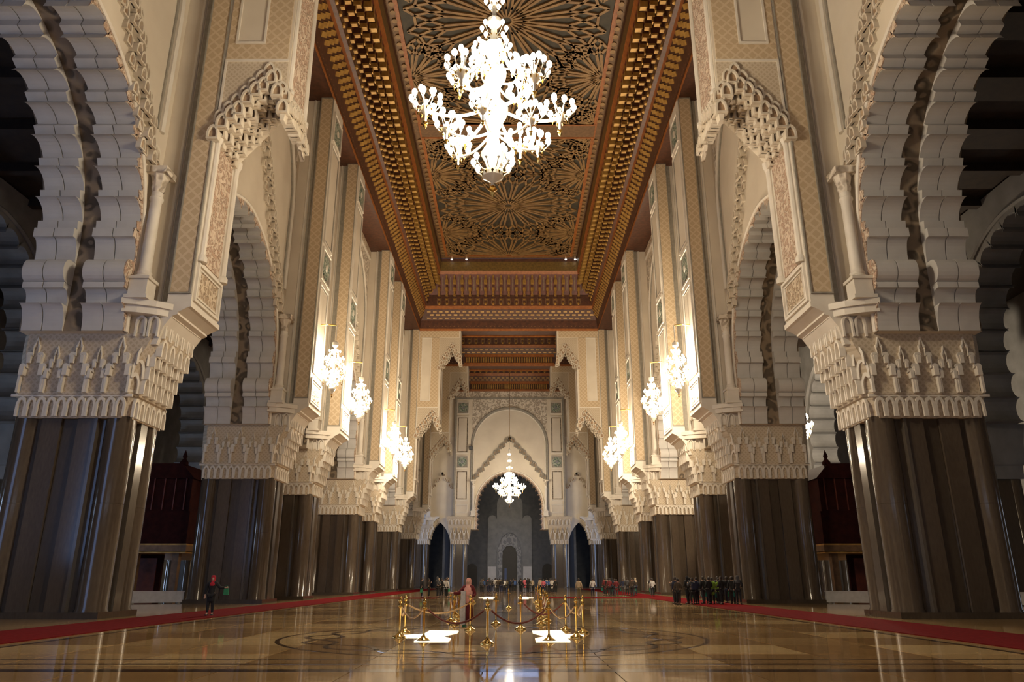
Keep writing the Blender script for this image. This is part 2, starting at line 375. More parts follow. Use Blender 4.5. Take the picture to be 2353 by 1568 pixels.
def bay(wall, s, ya, yb, wide, detail):
    """one bay of the arcade wall: panel with arch, soffit, scalloped blocks, lambrequin and mouldings"""
    yc = (ya+yb)/2; half = (yb-ya)/2
    if wide: hw, zc = half-.62, 17.4
    else: hw, zc = half-.75, 18.2
    path = arch_path(hw, zc, ZI); ful = full(path)
    w = MB()
    for face in (XW, XB):
        x = s*face
        w.add([(x, ya-.0, ZI), (x, yc-hw, ZI), (x, yc-hw, ZT), (x, ya, ZT)], [(0,1,2,3)])
        w.add([(x, yc+hw, ZI), (x, yb, ZI), (x, yb, ZT), (x, yc+hw, ZT)], [(0,1,2,3)])
        vs = []; fs = []
        for u, z in ful: vs += [(x, yc+u, z), (x, yc+u, ZT)]
        for i in range(len(ful)-1):
            if abs(ful[i][0]-ful[i+1][0]) > 1e-4: fs.append((2*i, 2*i+2, 2*i+3, 2*i+1))
        w.add(vs, fs)
    w.add([(s*XW, ya, ZI), (s*XB, ya, ZI), (s*XB, yc-hw, ZI), (s*XW, yc-hw, ZI)], [(0,1,2,3)])
    w.add([(s*XW, yb, ZI), (s*XB, yb, ZI), (s*XB, yc+hw, ZI), (s*XW, yc+hw, ZI)], [(0,1,2,3)])
    bw = w.build('bay_panel', 'plaster', wall)
    # soffit surface
    so = MB(); vs = []
    for u, z in ful: vs += [(s*XW, yc+u, z), (s*XB, yc+u, z)]
    so.add(vs, [(2*i, 2*i+1, 2*i+3, 2*i+2) for i in range(len(ful)-1)])
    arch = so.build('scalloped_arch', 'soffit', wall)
    # rim moulding on the wall face
    MB().tube([(s*(XW-.02), yc+u, z) for u, z in full([(u+.12, z) for u, z in path])], .13, 6).build('arch_rim', 'white_stone', arch)
    L = path_len(path)
    un = units(L)
    if wide and detail:
        near_half = detail > 1
        stuff = MB() if detail == 3 else None
        for sg in ((-1, 1) if near_half else (1,)):
            acc = 0
            for kind, h in un:
                (u, z), (tu, tz) = at_len(path, acc+.001)
                (u2, z2), _ = at_len(path, acc+h-.001)
                tu, tz = u2-u, z2-z; q = math.hypot(tu, tz); tu /= q; tz /= q
                # local z -> tangent, local y -> inward normal
                tv = Vector((0, sg*tu, tz)); nv = Vector((0, -sg*tz, tu)); xv = Vector((s, 0, 0))
                hh = h-.02
                bmx = block_mesh(kind, hh)
                for bx in BX:
                    mx = Matrix.Translation((s*XW + s*bx, yc+sg*u, z)) @ Matrix((xv, nv, tv)).transposed().to_4x4()
                    if stuff is not None:
                        stuff.add([v.co for v in bmx.vertices], [tuple(p.vertices) for p in bmx.polygons], mx)
                    else:
                        o = bpy.data.objects.new('arch_block', bmx); C.objects.link(o); o.parent = arch; o.matrix_local = mx
                acc += h
        if stuff is not None: tag(stuff.build('arch_block_course', 'block', arch), kind='stuff')
        # carved infill between the rim and the scallops, on the wall face
        inf = MB(); n = len(un)
        for sg in ((-1, 1) if near_half else (1,)):
            acc = 0; prev = []
            for kind, h in un:
                pr = {'cove': cove, 'foot': cove_foot, 'roll': roll, 'cap': cap_cove}[kind](h)
                (u, z), _ = at_len(path, acc+.001); (u2, z2), _ = at_len(path, acc+h-.001)
                tu, tz = u2-u, z2-z; q = math.hypot(tu, tz); tu /= q; tz /= q
                pts = [(yc + sg*(u + tu*b_ - tz*a_), z + tz*b_ + tu*a_) for a_, b_ in pr]
                inf.prism(pts, s*(XW-.03), s*(XW+.02), 'x'); acc += h
        inf.build('scallop_face', 'carved_pink', arch)
    # lambrequin of muqarnas over the arch
    lam = MB(); lamb = MB()
    ztop = 36.0 if wide else 33.5; zb = 21.6; ue = half-.55; cs = .62 if wide else .4
    N = int((ue)/(.42 if wide else .3)); rows = 2 if wide else 2
    M_ = 26 if wide else 14; cw = .48 if wide else .3; NC = 4 if wide else 2
    for sg in (-1, 1):
        if detail == 1 and sg < 0: continue
        for i in range(M_+1):
            q = i/M_; u = ue*(1-q)**1.12; z = zb + (ztop-zb)*q
            for r_ in range(NC):
                uu = u + .25 - r_*cw; zz = z + (.30 if (r_ + i) % 2 else 0) - abs(r_-1)*.14 + (.22 if i % 3 == 0 else 0)
                if uu < -.1: continue
                dep = (.20, .34, .46)[r_ % 3] + .06*(i % 2)
                mx = Matrix.Translation((s*(XW+.02), yc+sg*uu, zz)) @ Matrix(((0, s, 0, 0), (1, 0, 0, 0), (0, 0, 1, 0), (0, 0, 0, 1))) @ Matrix.Diagonal((cw*1.04, dep, (ztop-zb)/M_*.92, 1))
                cell_into(lam, mx); cell_back(lamb, mx)
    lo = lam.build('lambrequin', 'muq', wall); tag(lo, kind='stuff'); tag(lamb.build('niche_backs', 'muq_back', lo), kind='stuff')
    # colonnettes that carry the lambrequin
    for sg in ((1,) if detail == 1 else (-1, 1)):
        colonnette(wall, s*(XW-.5), yc+sg*(half-.55), ZP-.15, zb)
    # big round-headed blind arch, spandrels, frieze
    rb = half-.35; z_c = ZT-2.3-rb if wide else 34.5
    sem = [(rb*math.cos(PI*i/28), z_c+rb*math.sin(PI*i/28)) for i in range(29)]
    for k, (dr, rad, ma) in enumerate(((0, .2, 'white_stone'), (-.42, .1, 'grey_trim'))):
        sc = (rb+dr)/rb
        pts = [(s*(XW-.03), yc+u*sc, z_c+(z-z_c)*sc) for u, z in sem]
        pts = [(s*(XW-.03), yc+(rb+dr), 24.0)] + pts + [(s*(XW-.03), yc-(rb+dr), 24.0)]
        MB().tube(pts, rad, 6).build('blind_arch_moulding', ma, wall)
    sp = MB(); zt = ZT-1.5
    for i in range(28):
        (u, z), (u2, z2) = sem[i], sem[i+1]
        sp.add([(s*(XW-.06), yc+u*1.02, z+.2), (s*(XW-.06), yc+u2*1.02, z2+.2), (s*(XW-.06), yc+u2*1.02, zt), (s*(XW-.06), yc+u*1.02, zt)], [(0,1,2,3)])
    sp.build('carved_spandrel', 'carved_white', wall)
    MB().box(s*(XW-.12), s*XW, ya, yb, ZT-1.15, ZT-.1).build('carved_frieze', 'carved', wall)
    MB().box(s*(XW-.22), s*XW, ya, yb, ZT-1.4, ZT-1.18).build('frieze_moulding', 'white_stone', wall)

WALLS = {}
for s, nm in SIDES:
    wl = MB().box(s*(XW+.3), s*XB, -16, 12.4, 0, ZT).build('wall_'+nm, 'plaster'); tag(wl, kind='structure'); WALLS[s] = wl
    for i, (a, b_) in enumerate(WIDE): bay(wl, s, a, b_, True, [1, 2, 2, 1, 3, 3][i])
    for a, b_ in NARROW: bay(wl, s, a, b_, False, 2)
    # wall body behind each pilaster
    for fy in FRONTS: MB().box(s*XW, s*XB, fy, fy+TH, ZI, ZT).build('wall_pier', 'plaster', wl)

# ------------------------------------------------------------------ pilasters and transverse arches (upper order)
def frame_rect(y0, y1, z0, z1, x, s, t=.14, d=.12, mb=None):
    """rectangular moulding on a nave-facing face"""
    mb = mb or MB()
    mb.ring([(y0,z0),(y1,z0),(y1,z1),(y0,z1)], [(y0+t,z0+t),(y1-t,z0+t),(y1-t,z1-t),(y0+t,z1-t)], s*x, s*(x-d), 'x'); return mb
def frame_rect_y(x0, x1, z0, z1, y, t=.14, d=.1, mb=None):
    mb = mb or MB()
    mb.ring([(x0,z0),(x1,z0),(x1,z1),(x0,z1)], [(x0+t,z0+t),(x1-t,z0+t),(x1-t,z1-t),(x0+t,z1-t)], y, y-d, 'y'); return mb
def pilaster(s, nm, fy):
    fin = fy in FINS
    wl = WALLS[s]
    ztop = ZT
    body = MB().box(s*XP, s*XS, fy, fy+TH, ZP, ztop)
    p = body.build('pilaster', 'white_stone', wl)
    MB().box(s*XS, s*XW, fy+.45, fy+TH-.45, ZP-.2, ztop).build('pilaster_return', 'plaster', p)
    MB().box(s*(XS+.1), s*(XS+.42), fy+.36, fy+.46, ZP, ztop).build('grey_fillet', 'grey_trim', p)
    MB().tube([(s*(XS+.62), fy+.42, ZP), (s*(XS+.62), fy+.42, ztop)], .11, 6).build('roll_moulding', 'white_stone', p)
    # patterned strip facing along the nave
    MB().box(s*(XP+.1), s*(XS-.08), fy-.04, fy+.02, ZP+.55, ztop-.05).build('patterned_strip', 'tan_lattice', p)
    x0, x1 = sorted((s*(XP+.04), s*(XS-.02)))
    frame_rect_y(x0, x1, ZP+.45, ztop-.02, fy, .07, .09).build('strip_border', 'grey_trim', p)
    # nave face
    y0, y1 = fy+.15, fy+TH-.15
    g = frame_rect(y0, y1, ZP+.15, ZP+2.2, XP, s); frame_rect(y0+.3, y1-.3, ZP+.4, ZP+1.95, XP, s, .08, .08, g).build('foot_panel_frame', 'white_stone', p)
    MB().box(s*XP, s*(XP-.04), y0+.4, y1-.4, ZP+.5, ZP+1.85).build('foot_carving', 'carved', p)
    if fin:
        for yy in (fy+.3, fy+TH-.3):
            c = MB().tube([(s*(XP-.1), yy, ZP+2.5), (s*(XP-.1), yy, 24.0)], .16, 8)
            c.lathe([(.28, 0), (.28, .25), (.18, .4)], 8, (s*(XP-.1), yy, ZP+2.25)).lathe([(.17, 0), (.3, .4), (.3, .55)], 8, (s*(XP-.1), yy, 23.7))
            c.build('corner_colonnette', 'white_stone', p, True)
        MB().box(s*XP, s*(XP-.05), fy+.7, fy+TH-.7, ZP+2.4, 24.2).build('carved_strip', 'carved_pink', p)
    else:
        for z0, z1 in ((17.2, 24.9), (28.5, 38.0)):
            frame_rect(y0+.15, y1-.15, z0, z1, XP, s, .16, .12).build('panel_frame', 'white_stone', p)
            frame_rect(y0+.42, y1-.42, z0+.28, z1-.28, XP, s, .07, .07).build('panel_bead', 'grey_trim', p)
            MB().box(s*XP, s*(XP-.03), y0+.5, y1-.5, z0+.36, z1-.36).build('panel', 'plaster', p)
        for zc in (26.7, 39.8):
            frame_rect(y0+.15, y1-.15, zc-1.45, zc+1.45, XP, s, .16, .14).build('roundel_frame', 'white_stone', p)
            MB().box(s*XP, s*(XP-.03), y0+.3, y1-.3, zc-1.3, zc+1.3).build('roundel_ground', 'grey_trim', p)
            o = [(fy+TH/2+1.05*math.cos(a), zc+1.05*math.sin(a)) for a in [2*PI*k/20 for k in range(20)]]
            MB().prism(o, s*(XP-.02), s*(XP-.09), 'x').build('roundel', 'green', p)
            i_ = [(fy+TH/2+.32*math.cos(a), zc+.32*math.sin(a)) for a in [2*PI*k/20 for k in range(20)]]
            MB().prism(i_, s*(XP-.08), s*(XP-.13), 'x').build('roundel_boss', 'white_stone', p)
    return p
for s, nm in SIDES:
    for fy in FRONTS[1:8]: pilaster(s, nm, fy)

def fin(s, nm, fy, near):
    """half of a transverse stepped arch: carved wall with two lambrequins stepping in towards the nave axis"""
    side = "on the red-headscarf person's side" if s < 0 else "on the tour groups' side"
    root = thing('transverse_arch', {34: 'patterned half arch with muqarnas fringe near the rope enclosure, ',
            120: 'patterned half arch at the end of the long coffered ceiling, ', 142: 'patterned half arch just before the end wall, '}[fy] + side, 'arch', (s*XP, fy+TH/2, ZP), 'transverse stepped arches')
    pts = [(XP, 24.3), (12.55, 27.7), (11.65, 25.8), (11.65, 35.8), (9.6, 39.4), (8.25, 37.0), (8.2, 37.0), (8.2, ZT), (XP, ZT)]
    MB().prism([(s*x, z) for x, z in pts], fy, fy+TH, 'y').build('arch_wall', 'plaster', root)
    f = fy-.03
    def plate(n, x0, x1, z0, z1, ma, d=.06):
        a, b_ = sorted((s*x0, s*x1)); MB().box(a, b_, fy-d, fy+.01, z0, z1).build(n, ma, root)
    # patterned frame around the blank panel
    plate('patterned_border', 11.8, XP-.06, 28.9, 29.85, 'tan_lattice'); plate('patterned_border', 14.75, XP-.06, 29.9, 40.95, 'tan_lattice')
    plate('patterned_border', 11.8, 13.1, 29.9, 40.95, 'tan_lattice'); plate('patterned_border', 8.5, XP-.06, 41.0, ZT-.1, 'tan_lattice')
    plate('blank_panel', 13.15, 14.7, 29.95, 40.9, 'plaster', .02)
    a, b_ = sorted((s*13.1, s*14.75)); frame_rect_y(a, b_, 29.9, 40.95, fy, .12, .12).build('panel_frame', 'white_stone', root)
    for pl in ([(XP-.1, 24.7), (12.55, 28.0), (11.75, 26.3), (11.75, 28.75), (XP-.1, 28.75)], [(11.7, 36.1), (9.6, 39.6), (8.35, 37.4), (8.35, 40.9), (11.7, 40.9)]):
        MB().prism([(s*x, z) for x, z in pl], fy-.035, fy+.01, 'y').build('weave_field', 'field', root)
    for x0, x1, z0, z1 in ((11.72, XP-.04, 28.72, 28.88), (XP-.16, XP-.04, 24.6, 28.72)):
        plate('field_frame', x0, x1, z0, z1, 'white_stone', .09)
    # inner end, facing the nave: slim corner shafts with a carved strip between them, hanging block below
    for yy in (fy+.22, fy+TH-.22):
        c = MB().tube([(s*11.6, yy, 27.0), (s*11.6, yy, 35.9)], .15, 8)
        c.lathe([(.27, 0), (.27, .2), (.16, .35)], 8, (s*11.6, yy, 26.75)).build('slim_shaft', 'white_stone', root, True)
    MB().box(*sorted((s*11.6, s*11.66)), fy+.5, fy+TH-.5, 26.8, 36.0).build('carved_strip', 'carved_pink', root)
    MB().prism([(fy-.05, 25.9), (fy-.05, 26.9), (fy+TH+.05, 26.9), (fy+TH+.05, 24.6), (fy+TH*.8, 24.9), (fy+TH*.5, 26.2), (fy+TH*.25, 25.3)], s*11.45, s*11.66, 'x').build('drop_block', 'carved_white', root)
    hood = MB(); hb = MB()
    for i in range(7):
        for r_ in range(2):
            yy = fy + .25 + i*(TH-.5)/6; zz = 25.75 - .3*r_ + .55*(1-abs(i-3)/3)-(.5 if i > 4 else 0)
            mx = Matrix.Translation((s*(11.66-.1*r_), yy, zz)) @ Matrix(((0, s, 0, 0), (1, 0, 0, 0), (0, 0, 1, 0), (0, 0, 0, 1))) @ Matrix.Diagonal((.5, .36, .45, 1)); cell_into(hood, mx); cell_back(hb, mx)
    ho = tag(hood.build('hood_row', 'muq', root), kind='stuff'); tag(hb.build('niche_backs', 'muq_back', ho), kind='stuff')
    # muqarnas fringe under each step, front to back
    groups = [((XP, 24.3), (12.55, 27.7), (11.7, 25.9))]
    groups.append(((11.8, 35.9), (9.6, 39.4), (8.22, 37.0)))
    indiv = near
    lam = MB(); lamb = MB()
    for A, P_, B in groups:
        NR = 7; low = A is groups[0][0]; n = 9 if low else 8; w_ = .60 if low else .5
        for ry in range(-1, NR):
            for i in range(n+1):
                x = A[0] + (B[0]-A[0])*min(1, (i + (.5 if ry % 2 else 0))/n); xp = P_[0]
                if (x-xp)*(A[0]-xp) > 0: z = A[1] + (P_[1]-A[1])*((A[0]-x)/(A[0]-xp))
                else: z = P_[1] + (B[1]-P_[1])*((xp-x)/(xp-B[0]))
                if ry < 0: yy, zz, dep = fy+.02, z+.22, .2
                else: yy, zz, dep = fy+.06+ry*(TH-.3)/NR, z-.42-.10*(ry % 3)-(.2 if (i+ry) % 3 == 0 else 0), .42
                sc_ = (w_, dep, w_*1.05)
                if near and ry < 3 and low:
                    put('muqarnas_cell', CELL, root, (s*x, yy, zz), (0,0,0), sc_); put('niche_back', CELLB, root, (s*x, yy, zz), (0,0,0), sc_)
                else:
                    mx = Matrix.Translation((s*x, yy, zz)) @ Matrix.Diagonal((*sc_, 1)); cell_into(lam, mx); cell_back(lamb, mx)
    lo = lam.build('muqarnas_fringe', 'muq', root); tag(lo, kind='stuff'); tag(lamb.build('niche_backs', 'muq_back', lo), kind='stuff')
    # fringe end drop
    for z in (24.0, 36.8):
        x = 11.7 if z < 30 else 8.4
        if z < 30: z = 25.4
        MB().prism([(s*(x-.2), z+.4), (s*(x+.2), z+.4), (s*(x+.1), z-.5), (s*(x-.1), z-.5)], fy-.2, fy+.3, 'y').build('drop_pendant', 'muq', root)
for fy in FINS:
    for s, nm in SIDES: fin(s, nm, fy, fy == 34)

# ------------------------------------------------------------------ piers (lower order): marble shafts and carved capitals
def lobed(w, h, legs):
    """trefoil lambrequin outline, foot left to foot right"""
    L = [(-w/2, 0), (-w/2, h*.42)]
    def lobe(cx, cz, r, a0, a1, n=5): return [(cx+r*math.cos(a0+(a1-a0)*i/n), cz+r*math.sin(a0+(a1-a0)*i/n)) for i in range(n+1)]
    L += lobe(-w*.40, h*.46, w*.13, PI, PI*.15); L += lobe(-w*.21, h*.66, w*.14, PI, PI*.2); L += lobe(-w*.06, h*.83, w*.07, PI, PI*.6)
    L += [(0, h)]
    return L + [(-x, z) for x, z in reversed(L[:-1])]
def niche_mesh(name, w, h, th, dep):
    o = lobed(w, h, 0); i_ = [(x*(1-2*th/w), max(0, z-th*1.3) if z > 0 else 0) for x, z in o]
    mb = MB().ring(o, i_, -dep, 0, 'y', False)
    for sg in (-1, 1):                               # stacked little corbels inside the lobes
        mb.box(sg*w*.38-.09*w, sg*w*.38+.09*w, -dep*1.5, 0, h*.30, h*.46); mb.box(sg*w*.2-.07*w, sg*w*.2+.07*w, -dep*1.2, 0, h*.52, h*.66)
    return mb.mesh(name, 'white_stone')
NT = niche_mesh('tall_niche', 1.2, 2.75, .11, .18); NS = niche_mesh('short_niche', .86, 2.3, .095, .16)
fl_ = MB()
fl_.ring([(-.24, 0), (-.24, .62), (-.14, .86), (0, .95), (.14, .86), (.24, .62), (.24, 0)], [(-.13, 0), (-.13, .55), (-.08, .72), (0, .78), (.08, .72), (.13, .55), (.13, 0)], -.12, 0, 'y', False)
FLUTE = fl_.mesh('leaf_flute', 'white_stone')
ar = MB(); n = 8
o = [(-.36, 0), (-.36, .75)] + [(.36*math.cos(PI-PI*i/n), .75+.36*math.sin(PI-PI*i/n)) for i in range(1, n)] + [(.36, .75), (.36, 0)]
i_ = [(x*.66, z if z == 0 else z-.1) for x, z in o]
ar.ring(o, i_, -.14, 0, 'y', False); ARCADE = ar.mesh('small_arch', 'white_stone')
cmb = MB(); _o = house(.5, 1.35, 5); _i = house(.33, 1.08, 5); cmb.ring(_o[1:]+_o[:1], _i[1:]+_i[:1], -1, 0, 'y', False); cmb.prism(_i, -.12, 0, 'y'); CMUQ = cmb.mesh('hood', 'white_stone')

ORD = dict(zip(FRONTS[1:], ('first', 'second', 'third', 'fourth', 'fifth', 'sixth', 'seventh', 'eighth')))
def pier_label(s, fy):
    if (s, fy) == (-1, 34): return 'huge polished brown marble pier with carved white capital, nearest the person in red headscarf'
    if (s, fy) == (1, 34): return 'huge brown marble pier with carved white capital, first in row, tour groups side'
    return 'polished brown marble pier, %s of its row, on the %s side' % (ORD[fy], 'red-headscarf person' if s < 0 else 'tour groups')
def pier(s, nm, fy, lite=False):
    root = thing('pier', pier_label(s, fy), 'pier', (s*20, fy+TH/2, 0), 'marble piers of the nave arcades')
    xa, xb = 17.35, 22.95
    X = lambda x: s*x
    def bx(n, x0, x1, y0, y1, z0, z1, ma, par=root):
        a, b_ = sorted((X(x0), X(x1))); return MB().box(a, b_, y0, y1, z0, z1).build(n, ma, par)
    core = bx('core', xa+.35, xb-.35, fy+.3, fy+TH-.3, 0, ZS, 'shaft_c')
    bx('plinth', xa-.05, xb+.05, fy-.05, fy+TH+.05, 0, .28, 'shaft_c')
    r = .66
    for cx in (xa+r, xb-r):
        for cy in (fy+r, fy+TH-r):
            sh = MB().lathe([(r+.05, 0), (r+.05, .3), (r, .4), (r, 4.9), (r-.012, 4.91), (r-.012, 4.93), (r, 4.94), (r, ZS+.1)], 28, (X(cx), cy, 0)).build('corner_shaft', 'shaft', root, True)
    # flat strips on the end faces, each at its own depth
    for y, d in ((fy, -1), (fy+TH, 1)):
        segs = [(xa+1.46, xa+1.6, .02, 'shaft_b'), (xa+1.64, xa+2.42, .10, 'shaft'), (xa+2.44, xa+3.16, .24, 'shaft_c'), (xa+3.18, xa+4.1, .10, 'shaft')]
        for a, b_, dep, ma in segs:
            yy = y - d*dep
            bx('face_strip', a, b_, min(yy, fy+TH/2), max(yy, fy+TH/2), 0, ZS, ma)
    bx('nave_strip', xa+.06, xa+.5, fy+1.38, fy+TH-1.38, 0, ZS, 'shaft_b')
    # capital: flared body
    cap = MB()
    lv = [(ZS-.02, .0, .0), (9.85, .06, .06), (9.9, .16, .16), (10.05, .16, .16), (10.1, .1, .1), (11.3, .38, .16), (12.3, .85, .2), (ZC+.02, 1.05, .2)]
    vs = []
    for z, en, eo in lv:
        x0, x1, y0, y1 = xa-en, xb+eo, fy-eo, fy+TH+eo; ch = .45
        vs += [(X(x0), y0+ch, z), (X(x0), y1-ch, z), (X(x0+ch), y1, z), (X(x1-ch), y1, z), (X(x1), y1-ch, z), (X(x1), y0+ch, z), (X(x1-ch), y0, z), (X(x0+ch), y0, z)]
    fs = [(8*i+k, 8*i+(k+1) % 8, 8*i+8+(k+1) % 8, 8*i+8+k) for i in range(len(lv)-1) for k in range(8)] + [tuple(range(8)), tuple(range(8*len(lv)-8, 8*len(lv)))]
    cp = cap.add(vs, fs).build('capital', 'field', root)
    def on(me, nme, x, y, z, rz, sc=(1,1,1)): return put(nme, me, cp, (X(x), y, z), (0, 0, rz), sc)
    faces = [(0, lambda t: (xa+.2+t*(xb-xa-.5), fy-.14), 1), (PI, lambda t: (xa+.2+t*(xb-xa-.5), fy+TH+.14), 1)]
    if lite: faces = faces[:1]
    for rz, fn, _ in faces:
        for k, t in enumerate((.10, .30, .50, .70, .90)):
            x, y = fn(t); on(NT if k % 2 == 0 else NS, 'tall_niche' if k % 2 == 0 else 'short_niche', x, y, 9.98, rz)
        for k in range(11):
            x, y = fn((k+.5)/11); yy = y + (.08 if rz == 0 else -.08)
            on(FLUTE, 'leaf_flute', x, yy, 8.88, rz)
        MB().box(*sorted((X(xa-.05), X(xb+.05))), *sorted((fn(0)[1], fn(0)[1]+(.1 if rz == 0 else -.1))), 9.82, 9.95).build('capital_moulding', 'white_stone', cp)
    # nave side: tiers of hoods leaning outward, and flutes below
    rzn = -PI/2 if s < 0 else PI/2
    rzn = PI/2 if s < 0 else -PI/2
    for k in range(6):
        on(FLUTE, 'leaf_flute', xa-.02, fy+.3+k*(TH-.6)/5, 8.88, rzn)
    for row, (z, ex, m) in enumerate(((10.0, .12, 5), (10.72, .26, 4), (11.35, .45, 5), (11.85, .7, 4))):
        for k in range(m):
            on(CMUQ, 'hood', xa-ex, fy+.4+k*(TH-.8)/(m-1), z, rzn, (.55 if m > 3 else .7, .3, .72))
    for cy, rz_ in ((fy+.1, rzn*.5), (fy+TH-.1, rzn*1.5)):
        for z, ex, w_ in ((10.0, .05, .6), (10.7, .15, .7), (11.35, .3, .7)):
            on(CMUQ, 'hood', xa+.22-ex, cy, z, rz_, (w_*.8, .3, .75))
    # corbel that carries the pilaster over the nave
    cb = MB(); prof = [(ZC-.5, 16.55), (13.3, 16.35), (13.85, 16.0), (13.95, 15.75), (14.05, 15.75), (14.3, 15.3), (14.35, 15.15), (ZP, 15.15)]
    pts = [(X(XW+.1), ZC-.5)] + [(X(x), z) for z, x in prof] + [(X(XW+.1), ZP)]
    cb.prism(pts, fy-.12, fy+TH+.12, 'y')
    # curved ledge running back to the wall
    led = [(X(XW+.1), fy-1.1), (X(17.4), fy-.95), (X(16.6), fy-.6), (X(16.0), fy-.12), (X(16.0), fy+TH+.12), (X(16.6), fy+TH+.6), (X(17.4), fy+TH+.95), (X(XW+.1), fy+TH+1.1)]
    cb.prism(led, ZP-.45, ZP-.15)
    led2 = [(x, y + (.15 if y < fy+TH/2 else -.15)) for x, y in led]
    cb.prism(led2, ZP-.8, ZP-.45)
    cbo = cb.build('corbel', 'white_stone', root)
    for k in range(5): put('small_arch', ARCADE, cbo, (X(16.45), fy+.35+k*(TH-.7)/4, 12.75), (0, 0, rzn), (.8, 1.2, .95))
    for x in (16.75, 17.35): put('small_arch', ARCADE, cbo, (X(x), fy-.14, 12.75), (0, 0, 0), (.75, 1.2, .95))
    return root
for s, nm in SIDES:
    for fy in FRONTS[1:]: pier(s, nm, fy, fy > 90)

